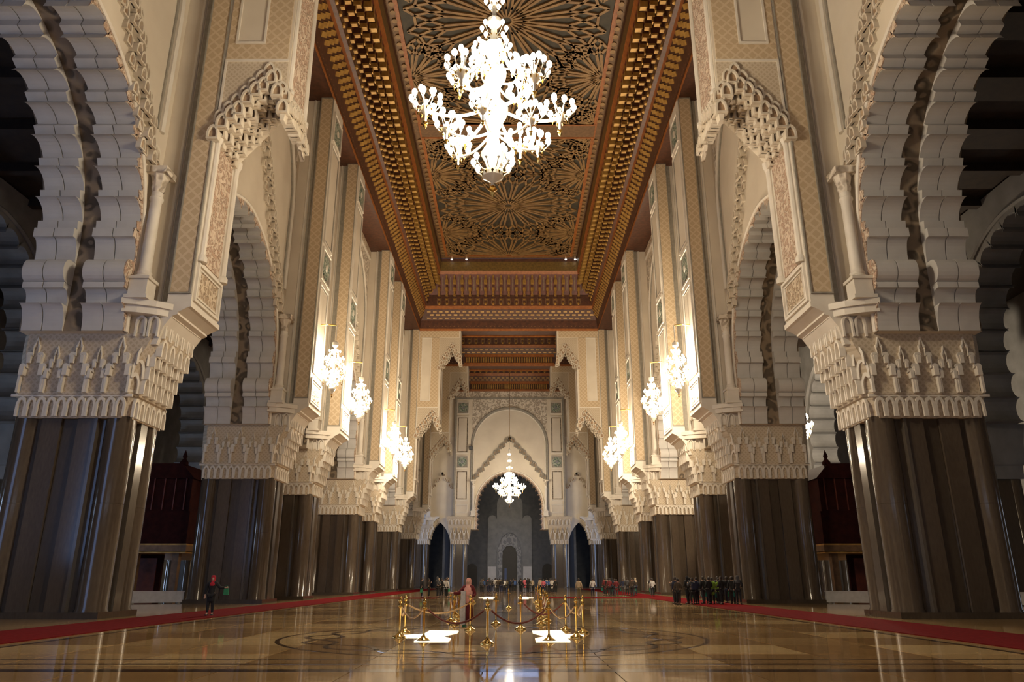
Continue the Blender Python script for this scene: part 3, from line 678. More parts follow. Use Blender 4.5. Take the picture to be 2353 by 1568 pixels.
# ------------------------------------------------------------------ cornice and ceiling of each section
def ceiling(name, y0, y1, full_detail, label=None):
    """wooden coffered vault: soffit, lattice band, brackets, olive frieze, flat panel with strapwork"""
    ce = MB().box(-XW-.2, XW+.2, y0-.2, y1+.2, 56.3, 56.6).build(name, 'wood'); tag(ce, kind='structure')
    hw = XP
    def rect(sv): return (-(hw-sv), hw-sv, y0+sv+.0, y1-sv)
    def band(n, s0, z0, s1, z1, ma):
        a = rect(s0); b_ = rect(s1); vs = []
        for (x0, x1, ya, yb), z in ((a, z0), (b_, z1)): vs += [(x0, ya, z), (x1, ya, z), (x1, yb, z), (x0, yb, z)]
        return MB().add(vs, [(k, (k+1) % 4, 4+(k+1) % 4, 4+k) for k in range(4)]).build(n, ma, ce)
    # flat soffit between the wall and the edge
    so = MB(); a = rect(-2.72); a = (a[0], a[1], y0-.05, y1+.05); b_ = rect(0)
    so.add([(a[0], a[2], ZT), (a[1], a[2], ZT), (a[1], a[3], ZT), (a[0], a[3], ZT), (b_[0], b_[2], ZT), (b_[1], b_[2], ZT), (b_[1], b_[3], ZT), (b_[0], b_[3], ZT)],
           [(k, (k+1) % 4, 4+(k+1) % 4, 4+k) for k in range(4)]).build('cornice_soffit', 'wood', ce)
    band('edge_board', -.02, ZT-.28, .02, ZT+.18, 'wood_orange')
    band('arched_band', .06, ZT+.1, .2, 44.05, 'wood')
    band('lattice_ground', .2, 44.0, .9, 45.75, 'wood')
    band('brown_board', .82, 45.7, .98, 46.4, 'wood_orange')
    band('ledge', .97, 46.38, 1.36, 46.42, 'wood')
    band('recess', 1.35, 46.4, 1.5, 48.2, 'wood')
    band('bracket_ground', 1.5, 48.2, 3.3, 51.25, 'wood_red')
    band('upper_trim', 3.25, 51.2, 3.6, 51.75, 'wood_orange')
    band('olive_frieze', 3.6, 51.75, 3.62, 53.45, 'wood_olive')
    band('frieze_top_band', 3.6, 53.4, 3.7, 54.0, 'wood')  # plain cedar band over the olive frieze
    band('frame_board', 3.65, 54.05, 4.45, 54.2, 'wood_brown')
    band('frame_line', 4.4, 54.02, 4.75, 54.06, 'wood_orange')
    x0, x1, ya, yb = rect(4.6)
    MB().box(x0, x1, ya, yb, 54.2, 54.5).build('panel_ground', 'panel_dark', ce)
    # runs: sides and ends, as (origin, direction, inward)
    runs = [((-hw, y0), (0, 1), (1, 0), y1-y0), ((hw, y0), (0, 1), (-1, 0), y1-y0), ((-hw, y1), (1, 0), (0, -1), 2*hw)]
    lat = MB(); arc = MB(); crest = MB()
    for (ox, oy), (dx, dy), (ix, iy), Ln in runs:
        P = lambda t, sv, z: (ox+dx*t+ix*sv, oy+dy*t+iy*sv, z)
        n = int(Ln/1.0); endrun = dx == 1
        for k in range(n):
            t = (k+.5)*Ln/n
            if t < 1 or t > Ln-1: continue
            for r_ in range(3):
                f0, f1 = r_/3, (r_+1)/3; tt = t + (.5 if r_ % 2 else 0)
                if endrun: lat.bar(P(tt-.3, .14+.62*(f0+f1)/2, 44.1+1.55*(f0+f1)/2), P(tt+.3, .14+.62*(f0+f1)/2, 44.1+1.55*(f0+f1)/2), .3 if r_ % 2 else .16, .2, (ix, iy, -.5))
                else: lat.bar(P(tt-.42, .12+.62*f0, 44.1+1.55*f0), P(tt+.36, .12+.62*f1, 44.1+1.55*f1), .44, .34, (ix, iy, -.5))
        n = int(Ln/1.34); st = Ln/n
        for k in range(n):
            t = (k+.5)*st
            if t < 1.5 or t > Ln-1.5: continue
            if True:      # pointed motif on the lowest band
                for a_, b3 in (((-.42, 0), (0, .75)), ((0, .75), (.42, 0))):
                    arc.bar(P(t+a_[0], .05, ZT+.45+a_[1]), P(t+b3[0], .05, ZT+.45+b3[1]), .12, .1, (ix, iy, 0))
            if t > 4 and t < Ln-4:
                arc_c = P(t, 3.5, 53.5)
                crest.bar(P(t-.3, 3.55, 53.35), P(t, 3.55, 53.95), .3, .1, (ix, iy, 0)).bar(P(t+.3, 3.55, 53.35), P(t, 3.55, 53.95), .3, .1, (ix, iy, 0))
    tag(lat.build('woven_lattice', 'gilt', ce), kind='stuff'); tag(arc.build('pointed_motifs', 'strap', ce), kind='stuff'); tag(crest.build('crest', 'wood_olive', ce), kind='stuff')
    # brackets, one by one: stepped, hanging from the slope
    def bracket_mesh():
        mb = MB()
        # local x along the wall, y inward, z up; starts at s=1.4, z=46.6
        pr = [(0, 0), (.0, .55), (.35, .6), (.4, 1.15), (.85, 1.2), (.95, 1.9), (1.35, 1.95), (1.45, 2.9), (1.95, 3.0), (1.95, 3.9), (1.6, 4.4), (1.1, 3.9), (.7, 3.0), (.2, 2.0), (-.1, .9), (-.15, 0)]
        mb.prism(pr, -.14, .14, 'x')
        g_ = MB().box(-.26, .26, 1.35, 2.05, 2.85, 3.5).box(-.24, .24, .8, 1.45, 1.85, 2.3).box(-.2, .2, .3, .9, 1.05, 1.25).box(-.2, .2, -.05, .42, .45, .65).lathe([(.02, -.12), (.2, 0), (.2, .25), (.1, .35)], 8, (0, .05, -.25))
        g_.box(-.15, .15, 1.9, 2.0, 3.5, 4.3).box(-.15, .15, .95, 1.05, 1.3, 1.85)
        return mb.mesh('bracket', 'wood'), g_.mesh('gilt_cap', 'gilt')
    global BRK
    try: BRK
    except NameError: BRK = bracket_mesh()
    arm = MB()
    for (ox, oy), (dx, dy), (ix, iy), Ln in runs:
        n = int(round(Ln/1.34)); st = Ln/n; rz = math.atan2(-ix, iy) if (ix or iy) else 0
        for k in range(n):
            t = (k+.5)*st
            if t < 3.3 or t > Ln-3.3: continue
            loc = (ox+dx*t+ix*1.35, oy+dy*t+iy*1.35, 46.75)
            rz = math.atan2(iy, ix)-PI/2
            o = put('bracket', BRK[0], ce, loc, (0, 0, rz)); child('gilt_cap', BRK[1], o)
            # dark arched niche between brackets, lower tier of small drops
            P = lambda q, sv, z: (ox+dx*q+ix*sv, oy+dy*q+iy*sv, z)
            for q in (t-.3, t+.3): arm.bar(P(q, 1.3, 46.5), P(q, 1.42, 47.6), .14, .12, (ix, iy, 0))
            arm.bar(P(t+st/2, 1.9, 48.8), P(t+st/2, 3.1, 50.9), .22, .16, (ix, iy, 0))
    tag(arm.build('small_drops', 'wood_brown', ce), kind='stuff')
    if not full_detail:
        yf = y1-.25; fc = MB().box(-8.9, 8.9, yf, yf+.15, ZT+.1, 49.6).build('cornice_face', 'wood', ce)
        for n_, z0, z1, ma, d in (('trim_board', 44.0, 44.6, 'wood_orange', .2), ('olive_board', 44.65, 45.4, 'wood_olive', .12), ('top_board', 48.2, 48.5, 'wood_orange', .2), ('top_board', 49.2, 49.6, 'wood_orange', .2), ('foot_board', ZT, ZT+.3, 'wood_orange', .3)):
            MB().box(-8.9, 8.9, yf-d, yf, z0, z1).build(n_, ma, ce)
        for x_ in (-8.75, 8.45): MB().box(x_, x_+.3, yf-.2, yf, 45.4, 49.2).build('end_board', 'wood_orange', ce)
        for k in range(36): MB().box(-8.6+k*.48, -8.36+k*.48, yf-.18, yf, 42.85, 43.9).build('small_column', 'gilt', ce)
        for k in range(21):
            x_ = -8.2+k*.82
            MB().box(x_-.15, x_+.15, yf-.3, yf, 45.5, 47.9).build('gilt_post', 'gilt', ce)
            if k % 2: MB().prism([(x_+.41+.24*math.cos(2*PI*q/10), 46.9+.45*math.sin(2*PI*q/10)) for q in range(10)], yf-.15, yf, 'y').build('boss', 'wood_orange', ce)
        for k in range(17): MB().box(-8.1+k, -7.5+k, yf-.12, yf, 48.6, 49.0).build('dentil', 'wood_olive', ce)
    # ------ strapwork on the flat panels
    pans = [(y0+4.75, y1-4.75)] if y1-y0 < 40 else [(y0+4.75, 77.0), (80.0, y1-4.75)]
    if len(pans) > 1:
        MB().box(x0, x1, 77.0, 80.0, 54.0, 54.3).build('cross_board', 'wood_brown', ce)
        for yy in (77.0, 79.75): MB().box(x0, x1, yy, yy+.25, 53.95, 54.05).build('cross_line', 'wood_orange', ce)
    for pa, pb in pans:
        stp = MB(); hwx = 10.4; cx, cy = 0, (pa+pb)/2; ly = pb-pa
        def seg(a, b2, w_=.2, z=54.12):
            if all(abs(p[0]) <= hwx+.05 and pa-.05 <= p[1] <= pb+.05 for p in (a, b2)):
                stp.bar((a[0], a[1], z), (b2[0], b2[1], z), w_*1.5, .2)
        def rosette(rx, ry, n, rr, ph=0):
            for k in range(n):
                a0 = ph + 2*PI*k/n; h_ = PI/n
                pol = lambda r_, a_: (rx+r_*math.cos(a_), ry+r_*math.sin(a_))
                # long petal: pointed hexagon
                seg(pol(.16*rr, a0), pol(.30*rr, a0+h_*.62), .16); seg(pol(.16*rr, a0), pol(.30*rr, a0-h_*.62), .16)
                seg(pol(.30*rr, a0+h_*.62), pol(.62*rr, a0+h_*.66), .2); seg(pol(.30*rr, a0-h_*.62), pol(.62*rr, a0-h_*.66), .2)
                seg(pol(.62*rr, a0+h_*.66), pol(.76*rr, a0), .2); seg(pol(.62*rr, a0-h_*.66), pol(.76*rr, a0), .2)
                # outer kites and linking hexagons
                seg(pol(.62*rr, a0+h_*.66), pol(.74*rr, a0+h_), .18); seg(pol(.62*rr, a0+h_*1.34), pol(.74*rr, a0+h_), .18)
                seg(pol(.76*rr, a0), pol(.9*rr, a0+h_*.55), .2); seg(pol(.76*rr, a0), pol(.9*rr, a0-h_*.55), .2)
                seg(pol(.74*rr, a0+h_), pol(.9*rr, a0+h_*.55), .18); seg(pol(.74*rr, a0+h_), pol(.9*rr, a0+h_*1.45), .18)
                seg(pol(.9*rr, a0+h_*.55), pol(1.0*rr, a0+h_), .2); seg(pol(.9*rr, a0+h_*1.45), pol(1.0*rr, a0+h_), .2)
                seg(pol(.9*rr, a0+h_*.55), pol(.9*rr, a0-h_*.55), .18)
                seg(pol(.05*rr, a0), pol(.16*rr, a0), .12)
        RR = min(10.2, ly*.29)
        for px, py, n, r_, ph in ((0, cy, 20, RR, 0), (0, pb, 20, RR*.98, 0), (0, pa, 20, RR*.98, 0), (-hwx, (cy+pb)/2, 16, RR*.62, 0), (hwx, (cy+pb)/2, 16, RR*.62, 0), (-hwx, (cy+pa)/2, 16, RR*.62, 0), (hwx, (cy+pa)/2, 16, RR*.62, 0),
                (-hwx, pb, 12, RR*.34, 0), (hwx, pb, 12, RR*.34, 0), (-hwx, pa, 12, RR*.34, 0), (hwx, pa, 12, RR*.34, 0)):
            rosette(px, py, n, r_, ph)
        tag(stp.build('strapwork', 'strap', ce), kind='stuff')
        MB().ring([(-hwx-.3, pa-.3), (hwx+.3, pa-.3), (hwx+.3, pb+.3), (-hwx-.3, pb+.3)], [(-hwx, pa), (hwx, pa), (hwx, pb), (-hwx, pb)], 53.98, 54.2, 'z').build('panel_border', 'wood_orange', ce)
        st2 = MB()
        for k in range(int(ly/1.1)):
            y = pa + (k+.5)*ly/int(ly/1.1)
            for sg in (-1, 1): st2.lathe([(.3, 0), (.3, .08)], 8, (sg*(hwx+.62), y, 54.02))
        tag(st2.build('border_studs', 'strap', ce), kind='stuff')
    return ce
ceiling('ceiling', 37.6, 119.9, True)
ceiling('ceiling_second', 123.5, 141.9, False)
ceiling('ceiling_third', 145.5, 163.4, False)
near_roof = MB().box(-XW-.2, XW+.2, -16, 37.4, 54.4, 54.8).build('ceiling_entrance', 'wood'); tag(near_roof, kind='structure')
# closing beams above the transverse arches
for i, fy in enumerate(FINS):
    for s in (-1, 1): pass
    tag(MB().box(-XW, XW, fy+.1, fy+TH-.05, ZT+.02, 54.6).build('trim_%d' % (i+1), 'wood'), kind='structure')
# nave wall above the cornice line
for s, nm in SIDES:
    MB().box(s*(XW-.05), s*XB, 12.4, YE+3, ZT+.05, 56.3).build('upper_wall', 'wood', WALLS[s])

# ------------------------------------------------------------------ end wall
EW = MB()
def wall_with_arch(mb, y, xc, hw, zc, z0, x0, x1, zt, depth, k=.08):
    """front face with an arched opening and the reveal"""
    pth = full(arch_path(hw, zc, z0, .3, k))
    for yy in (y, y+depth):
        mb.add([(x0, yy, z0), (xc-hw, yy, z0), (xc-hw, yy, zt), (x0, yy, zt)], [(0,1,2,3)])
        mb.add([(xc+hw, yy, z0), (x1, yy, z0), (x1, yy, zt), (xc+hw, yy, zt)], [(0,1,2,3)])
        vs = []
        for u, z in pth: vs += [(xc+u, yy, z), (xc+u, yy, zt)]
        mb.add(vs, [(2*i, 2*i+2, 2*i+3, 2*i+1) for i in range(len(pth)-1)])
    vs = []
    for u, z in pth: vs += [(xc+u, y, z), (xc+u, y+depth, z)]
    mb.add(vs, [(2*i, 2*i+1, 2*i+3, 2*i+2) for i in range(len(pth)-1)])
    return pth
AH = 7.35
pth = wall_with_arch(EW, YE, 0, AH, 16.6, 11.9, -12.2, 12.2, ZT, 3.2)
for s in (-1, 1):
    a, b_ = sorted((s*12.2, s*XB)); wall_with_arch(EW, YE+1.2, s*15.1, 2.4, 8.6, 0, a, b_, ZT, 2.0, 1.6)
wb = EW.build('wall_back', 'plaster'); tag(wb, kind='structure')
y = YE
# scalloped inner edge: bosses in relief round the opening
path = arch_path(AH, 16.6, 11.9)
nS = 15
L = path_len(path)
for sg in (-1, 1):
    for k in range(nS):
        (u, z), (tu, tz) = at_len(path, (k+.5)*L/nS)
        rr = L/nS/2*1.02
        pts = []
        for i in range(9):
            a = PI*i/8; lx = rr*math.cos(a); ln = .28 + .5*(1-math.sin(a))
            pts.append((sg*(u + tu*lx - tz*ln), z + tz*lx + tu*ln))
        pts += [(sg*(u - tu*rr + tz*.05), z - tz*rr - tu*.05), (sg*(u + tu*rr + tz*.05), z + tz*rr - tu*.05)]
        MB().prism(pts, y-.05, y+2.9, 'y').build('scallop', 'carved_pink', wb)
MB().tube([(u, y-.02, z) for u, z in full([(u+.15, z) for u, z in path])], .16, 6).build('arch_rim', 'white_stone', wb)
# blind arch, spandrels, frieze
rb = 8.35; zc_ = 30.2
sem = [(rb*math.cos(PI*i/32), zc_+rb*math.sin(PI*i/32)) for i in range(33)]
MB().tube([(rb, y-.03, 15)] + [(u, y-.03, z) for u, z in sem] + [(-rb, y-.03, 15)], .26, 6).build('blind_arch_moulding', 'grey_trim', wb)
MB().tube([(rb-.4, y-.03, 21)] + [(u*(rb-.4)/rb, y-.03, zc_+(z-zc_)*(rb-.4)/rb) for u, z in sem] + [(-rb+.4, y-.03, 21)], .13, 6).build('blind_arch_bead', 'white_stone', wb)
sp = MB()
for i in range(32):
    (u, z), (u2, z2) = sem[i], sem[i+1]
    sp.add([(u, y-.06, z+.2), (u2, y-.06, z2+.2), (u2, y-.06, 40.5), (u, y-.06, 40.5)], [(0,1,2,3)])
sp.build('carved_spandrel', 'carved_white', wb)
MB().box(-12.2, 12.2, y-.14, y, 40.9, ZT-.1).build('carved_frieze', 'carved_white', wb)
MB().box(-12.2, 12.2, y-.3, y, 40.5, 40.9).build('frieze_moulding', 'grey_trim', wb)
for sg in (-1, 1):
    a0, a1 = sorted((sg*9.1, sg*11.8))
    MB().box(*sorted((sg*11.8, sg*12.2)), y-.25, y+.1, 14.5, 40.5).build('strip_pilaster', 'grey_trim', wb)
    for z0, z1 in ((15.4, 17.2),): 
        frame_rect_y(a0, a1, z0, z1, y, .14, .12).build('foot_panel', 'white_stone', wb)
    for z0, z1 in ((18.0, 24.6), (28.3, 36.6)):
        frame_rect_y(a0, a1, z0, z1, y, .16, .14).build('panel_frame', 'white_stone', wb); frame_rect_y(a0+.28, a1-.28, z0+.28, z1-.28, y, .16, .08).build('panel_bead', 'soffit', wb)
        MB().box(a0+.44, a1-.44, y-.03, y, z0+.44, z1-.44).build('panel', 'plaster', wb)
    for zc in (26.4, 38.6):
        frame_rect_y(a0, a1, zc-1.4, zc+1.4, y, .16, .14).build('roundel_frame', 'white_stone', wb)
        MB().box(a0+.2, a1-.2, y-.03, y, zc-1.2, zc+1.2).build('roundel_ground', 'grey_trim', wb)
        MB().prism([((a0+a1)/2+1.02*math.cos(2*PI*k/20), zc+1.02*math.sin(2*PI*k/20)) for k in range(20)], y-.09, y-.02, 'y').build('roundel', 'green', wb)
        MB().prism([((a0+a1)/2+.32*math.cos(2*PI*k/20), zc+.32*math.sin(2*PI*k/20)) for k in range(20)], y-.13, y-.08, 'y').build('roundel_boss', 'dim_blue_marble', wb)
# lambrequin over the opening and small ones at the sides
def lam_y(xc, ue, zb, ztop, M_, cs, yy, ma='muq'):
    lam = MB(); lb = MB()
    for sg in (-1, 1):
        for i in range(M_+1):
            t = i/M_; u = ue*(1-t)**.95; z = zb+(ztop-zb)*t - (i % 3)*.22
            mx = Matrix.Translation((xc+sg*u, yy, z)) @ Matrix.Diagonal((cs, .4, cs, 1)); cell_into(lam, mx); cell_back(lb, mx)
    o = lam.build('lambrequin', ma, wb); tag(o, kind='stuff'); tag(lb.build('niche_backs', 'muq_back', o), kind='stuff')
lam_y(0, 7.7, 22.6, 31.4, 20, .72, y+.02, 'grey_trim')
for s in (-1, 1):
    lam_y(s*14.8, 2.2, 20.6, 23.8, 7, .5, YE+1.2)
    MB().box(*sorted((s*12.3, s*17.9)), YE+1.0, YE+1.2, 31.5, 32.2).build('side_frieze', 'white_stone', wb)
    colonnette(wb, s*7.9, YE-.45, 14.6, 22.4)
    # end piers
    r_ = thing('end_pier', 'marble pier under the end wall beside the scalloped arch, %s side' % ('red-headscarf person' if s < 0 else 'tour groups'), 'pier', (s*10.7, YE+1.4, 0), 'piers under the end wall')
    MB().box(s*10.7-1.3, s*10.7+1.3, YE+.3, YE+2.8, 0, ZS).build('core', 'shaft_c', r_)
    for dx in (-1.2, 1.2):
        MB().lathe([(.62, 0), (.62, .3), (.56, .4), (.56, ZS)], 18, (s*10.7+dx, YE+.55, 0)).build('corner_shaft', 'shaft_b', r_, True)
    cpm = MB(); vs = []
    for z, e in ((ZS-.02, 0), (9.8, .1), (9.9, .3), (11.4, .75), (12.3, 1.1), (12.9, 1.2), (13.6, 1.6), (14.4, 1.75), (14.6, 1.75)):
        vs += [(s*10.7-1.85-e*.55, YE-.05-e*.35, z), (s*10.7+1.85+e*.55, YE-.05-e*.35, z), (s*10.7+1.85+e*.55, YE+3.1, z), (s*10.7-1.85-e*.55, YE+3.1, z)]
    cp = cpm.add(vs, [(4*i+k, 4*i+(k+1) % 4, 4*i+4+(k+1) % 4, 4*i+4+k) for i in range(8) for k in range(4)] + [(0,1,2,3), (32,33,34,35)]).build('capital', 'field', r_)
    for k in range(4): put('tall_niche', NT, cp, (s*10.7-1.5+k*1.0, YE-.45, 9.9), (0,0,0), (.8, 1.5, .9))
    for k in range(7): put('leaf_flute', FLUTE, cp, (s*10.7-1.6+k*.53, YE-.12, 8.9))
    for k in range(6): put('small_arch', ARCADE, cp, (s*10.7-2.0+k*.8, YE-.6, 12.9), (0,0,0), (1, 1.2, 1.0))
# the room beyond: back wall, portal, door
YB = 184
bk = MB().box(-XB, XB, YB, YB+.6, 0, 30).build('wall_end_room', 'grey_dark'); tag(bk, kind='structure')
for s in (-1, 1):
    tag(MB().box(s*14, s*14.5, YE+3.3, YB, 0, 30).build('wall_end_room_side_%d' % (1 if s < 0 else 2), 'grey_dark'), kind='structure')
    MB().prism([(s*4.2-1.1 + a, b_) for a, b_ in [(0, 0), (2.2, 0), (2.2, 15.4)] + [(1.1+1.1*math.cos(PI*i/10), 15.4+1.1*math.sin(PI*i/10)) for i in range(1, 10)] + [(0, 15.4)]], YB-.5, YB, 'y').build('arched_panel', 'dim_blue_marble', bk)
    MB().box(s*4.2-1.0, s*4.2+1.0, YB-.56, YB-.4, 0, 4.6).build('dado_panel', 'dado', bk)
    MB().prism([(s*9-1.3 + a, b_) for a, b_ in [(0, 0), (2.6, 0), (2.6, 4)] + [(1.3+1.3*math.cos(PI*i/10), 4+1.3*math.sin(PI*i/10)) for i in range(1, 10)] + [(0, 4)]], YB-.2, YB-.02, 'y').build('side_door', 'black', bk)
MB().prism([(-3.1, 0), (3.1, 0), (3.1, 19)] + [(3.1*math.cos(PI*i/14), 19+3.1*math.sin(PI*i/14)) for i in range(1, 14)] + [(-3.1, 19)], YB-.4, YB, 'y').build('tall_niche_panel', 'dim_blue_marble', bk)
out = [(2.7, 0), (2.7, 7.6)] + [((2.95 - .2*abs(math.sin(PI*i/20*5.5)))*math.cos(PI*i/20), 7.8+(4.6 - .25*abs(math.sin(PI*i/20*5.5)))*math.sin(PI*i/20)**1.15) for i in range(1, 20)] + [(-2.7, 7.6), (-2.7, 0)]
inn = [(1.75, 0), (1.75, 6.9)] + [((1.85 - .22*abs(math.sin(PI*i/20*4.5)))*math.cos(PI*i/20), 7.4+(2.1 - .22*abs(math.sin(PI*i/20*4.5)))*math.sin(PI*i/20)) for i in range(1, 20)] + [(-1.75, 6.9), (-1.75, 0)]
MB().ring(out, inn, YB-1.1, YB-.3, 'y', False).build('portal_surround', 'portal', bk)
MB().ring([(x*1.16, z*1.06) for x, z in out], [(x*1.02, z*1.01) for x, z in out], YB-.9, YB-.3, 'y', False).build('portal_moulding', 'dim_blue_marble', bk)
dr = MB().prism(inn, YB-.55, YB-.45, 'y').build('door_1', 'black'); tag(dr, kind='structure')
MB().box(-1.25, -.7, YB-.62, YB-.55, 0, 4.2).build('door_gap', plain('door_gap_blue', (.05, .09, .24), None, .5), dr)

# ------------------------------------------------------------------ aisles: second arcade, ceilings, outer walls, galleries
for s, nm in SIDES:
    aw = MB(); XA = 36.0; DP = 3.0
    bays = [(15.8, 34), (37.4, 56), (59.4, 67), (70.4, 88), (91.4, 98.5), (101.9, 120)]
    o = MB().box(s*XA, s*(XA+DP), -16, 15.8, 0, 29).build('wall_aisle_'+nm, 'aisle_wall_shaded'); tag(o, kind='structure')
    for ya, yb in bays:
        yc = (ya+yb)/2; hw = (yb-ya)/2-.6; zc = 17.4 if hw > 5 else 18.5
        p = arch_path(hw, zc, 12.9); pth = full(p); w = MB()
        for x in (s*XA, s*(XA+DP)):
            w.add([(x, ya, 12.9), (x, yc-hw, 12.9), (x, yc-hw, 29), (x, ya, 29)], [(0,1,2,3)])
            w.add([(x, yc+hw, 12.9), (x, yb, 12.9), (x, yb, 29), (x, yc+hw, 29)], [(0,1,2,3)])
            vs = []
            for u, z in pth: vs += [(x, yc+u, z), (x, yc+u, 29)]
            w.add(vs, [(2*i, 2*i+2, 2*i+3, 2*i+1) for i in range(len(pth)-1)])
        vs = []
        for u, z in pth: vs += [(s*XA, yc+u, z), (s*(XA+DP), yc+u, z)]
        w.add(vs, [(2*i, 2*i+1, 2*i+3, 2*i+2) for i in range(len(pth)-1)])
        w.build('aisle_bay', 'aisle_wall_shaded', o)
        if hw > 5:
            Lq = path_len(p); n = 10; sc = MB()
            for sg in (-1, 1):
                for k in range(n):
                    (u, z), (tu, tz) = at_len(p, (k+.5)*Lq/n); rr = Lq/n/2
                    pts = []
                    for i in range(9):
                        a = PI*i/8; lx = rr*math.cos(a); ln = .25 + .75*(1-math.sin(a))
                        pts.append((yc+sg*(u + tu*lx - tz*ln), z + tz*lx + tu*ln))
                    pts += [(yc+sg*(u - tu*rr + tz*.1), z - tz*rr - tu*.1), (yc+sg*(u + tu*rr + tz*.1), z + tz*rr - tu*.1)]
                    sc.prism(pts, s*(XA-.05), s*(XA+DP-.1), 'x')
            sc.build('aisle_scallops', 'aisle_wall_shaded', o)
            MB().tube([(s*(XA-.05), yc+u, z) for u, z in full([(u+.6, z+.1) for u, z in p])], .2, 6).build('arch_rim', 'aisle_wall_shaded', o)
    for fy in FRONTS[1:7]:
        pr_ = thing('aisle_pier', 'dim marble pier of the second arcade, %s of its row, %s aisle' % (ORD[fy], 'bluish' if s < 0 else 'lamp-lit'), 'pier', (s*(XA+DP/2), fy+TH/2, 0), 'piers of the second arcade')
        MB().box(*sorted((s*(XA+.3), s*(XA+DP-.3))), fy+.2, fy+TH-.2, 0, ZS).build('core', 'shaft_c', pr_)
        for cx in (XA+.55, XA+DP-.55):
            for cy in (fy+.6, fy+TH-.6): MB().lathe([(.6, 0), (.6, .3), (.55, .4), (.55, ZS)], 18, (s*cx, cy, 0)).build('corner_shaft', 'shaft', pr_, True)
        vs = []
        for z, e in ((ZS-.02, 0), (9.8, .05), (9.9, .15), (11.4, .3), (12.9, .5)):
            vs += [(s*(XA-e), fy-e, z), (s*(XA+DP+e), fy-e, z), (s*(XA+DP+e), fy+TH+e, z), (s*(XA-e), fy+TH+e, z)]
        MB().add(vs, [(4*i+k, 4*i+(k+1) % 4, 4*i+4+(k+1) % 4, 4*i+4+k) for i in range(4) for k in range(4)] + [(0,1,2,3), (16,17,18,19)]).build('capital', 'aisle_wall_shaded', pr_)
        MB().box(s*XA, s*(XA+DP), fy, fy+TH, 12.9, 29).build('wall_pier', 'aisle_wall_shaded', o)
    # aisle ceiling with beams
    c = MB().box(s*XB, s*53, -16, 172, 29.2, 29.8).build('ceiling_aisle_'+nm, 'aisle_wood'); tag(c, kind='structure')
    for k in range(20): MB().box(s*XB, s*XA, 20+k*5, 20.6+k*5, 28.5, 29.2).build('beam', 'aisle_wood', c)
    ow = MB().box(s*52, s*52.6, -16, 172, 0, 29.8).build('wall_outer_'+nm, 'aisle_wall_shaded'); tag(ow, kind='structure')
    for k, wy in enumerate((25, 46.7, 79, 111) if s < 0 else (25, 46.7)):
        wn = thing('window_%d' % (4+k+(4 if s > 0 else 0)), None, None, (s*52, wy, 0), kind='structure')
        for a_ in range(2):
            for b2 in range(4): MB().box(s*51.9, s*51.98, wy-2+a_*2+.1, wy+a_*2-.1, .3+b2*1.9, 2.05+b2*1.9).build('pane', 'pane_left' if s < 0 else 'pane_right', wn)
        fr = MB()
        for a_ in range(3): fr.box(*sorted((s*51.8, s*52)), wy-2.1+a_*2, wy-1.9+a_*2, 0, 8)
        for b2 in range(5): fr.box(*sorted((s*51.8, s*52)), wy-2, wy+2, .1+b2*1.9, .3+b2*1.9)
        fr.build('window_frame', 'darkwood', wn)
    tag(MB().box(s*XB, s*52.6, 168, 168.6, 0, 29.8).build('wall_aisle_end_'+nm, 'grey_dark'), kind='structure')
    # carved wooden gallery standing in the aisle
    g = thing('gallery', 'dark red wooden gallery with gilt band in the %s aisle' % ('bluish' if s < 0 else 'lamp-lit'), 'gallery', (s*30.5, 70, 0))
    xa, xb, y0, y1 = 25.0, 35.6, 60, 82
    MB().box(*sorted((s*xa, s*xb)), y0, y1, 4.3, 6.8).build('lower_panel', 'darkwood', g)
    MB().box(*sorted((s*(xa+.2), s*xb)), y0+.2, y1, 6.8, 9.6).build('screen', 'darkwood', g)
    MB().prism([(s*xa, 9.4), (s*(xa+1.1), 10.6), (s*xb, 10.6), (s*xb, 9.4)], y0, y1, 'y').build('roof', 'darkwood', g)
    MB().lathe([(.35, 0), (.35, .2), (.12, .5), (.2, .7), (.02, 1.2)], 8, (s*(xa+1.1), y0+.3, 10.5)).build('finial', 'darkwood', g)
    for z, ma, t in ((4.2, 'gilt', .12), (3.75, 'wood_brown', .45), (3.6, 'gilt', .1)):
        MB().box(*sorted((s*(xa-.1), s*xb)), y0-.1, y1, z, z+t).build('band', ma, g)
    for k in range(12):
        MB().box(*sorted((s*(xa+.6+k*.85), s*(xa+.68+k*.85))), y0+.12, y0+.22, 6.9, 9.4).build('screen_bar', 'wood_red', g)
    for k in range(4): MB().box(*sorted((s*(xa+.6+k*3.2), s*(xa+1.1+k*3.2))), y0+.4, y0+.9, 0, 3.6).build('post', 'wood_brown', g)
    MB().box(*sorted((s*(xa+3), s*xb)), y0+3, y0+3.3, 0, 3.6).build('back_screen', 'darkwood', g)
    for k in range(3): MB().box(*sorted((s*(xa+3.4+k*2.4), s*(xa+5.2+k*2.4))), y0+2.9, y0+3.0, .1, 3.3).build('door_leaf', 'wood_red', g)
    br = thing('barrier', 'low white barrier board standing in the %s side aisle' % ('bluish' if s < 0 else 'lamp-lit'), 'barrier', (s*29, 54, 0))
    br.rotation_euler = (0, 0, -s*R(30))
    child('board', MB().box(-6.4, 6.4, -.06, .06, .06, .80).mesh('board', 'pale_carpet'), br); child('top_rail', MB().box(-6.45, 6.45, -.1, .1, .78, .86).mesh('top_rail', 'pale_carpet'), br)
    for k in range(5): child('foot', MB().box(-6.2+k*3.05, -6.0+k*3.05, -.3, .3, 0, .08).mesh('foot', 'grey_trim'), br)
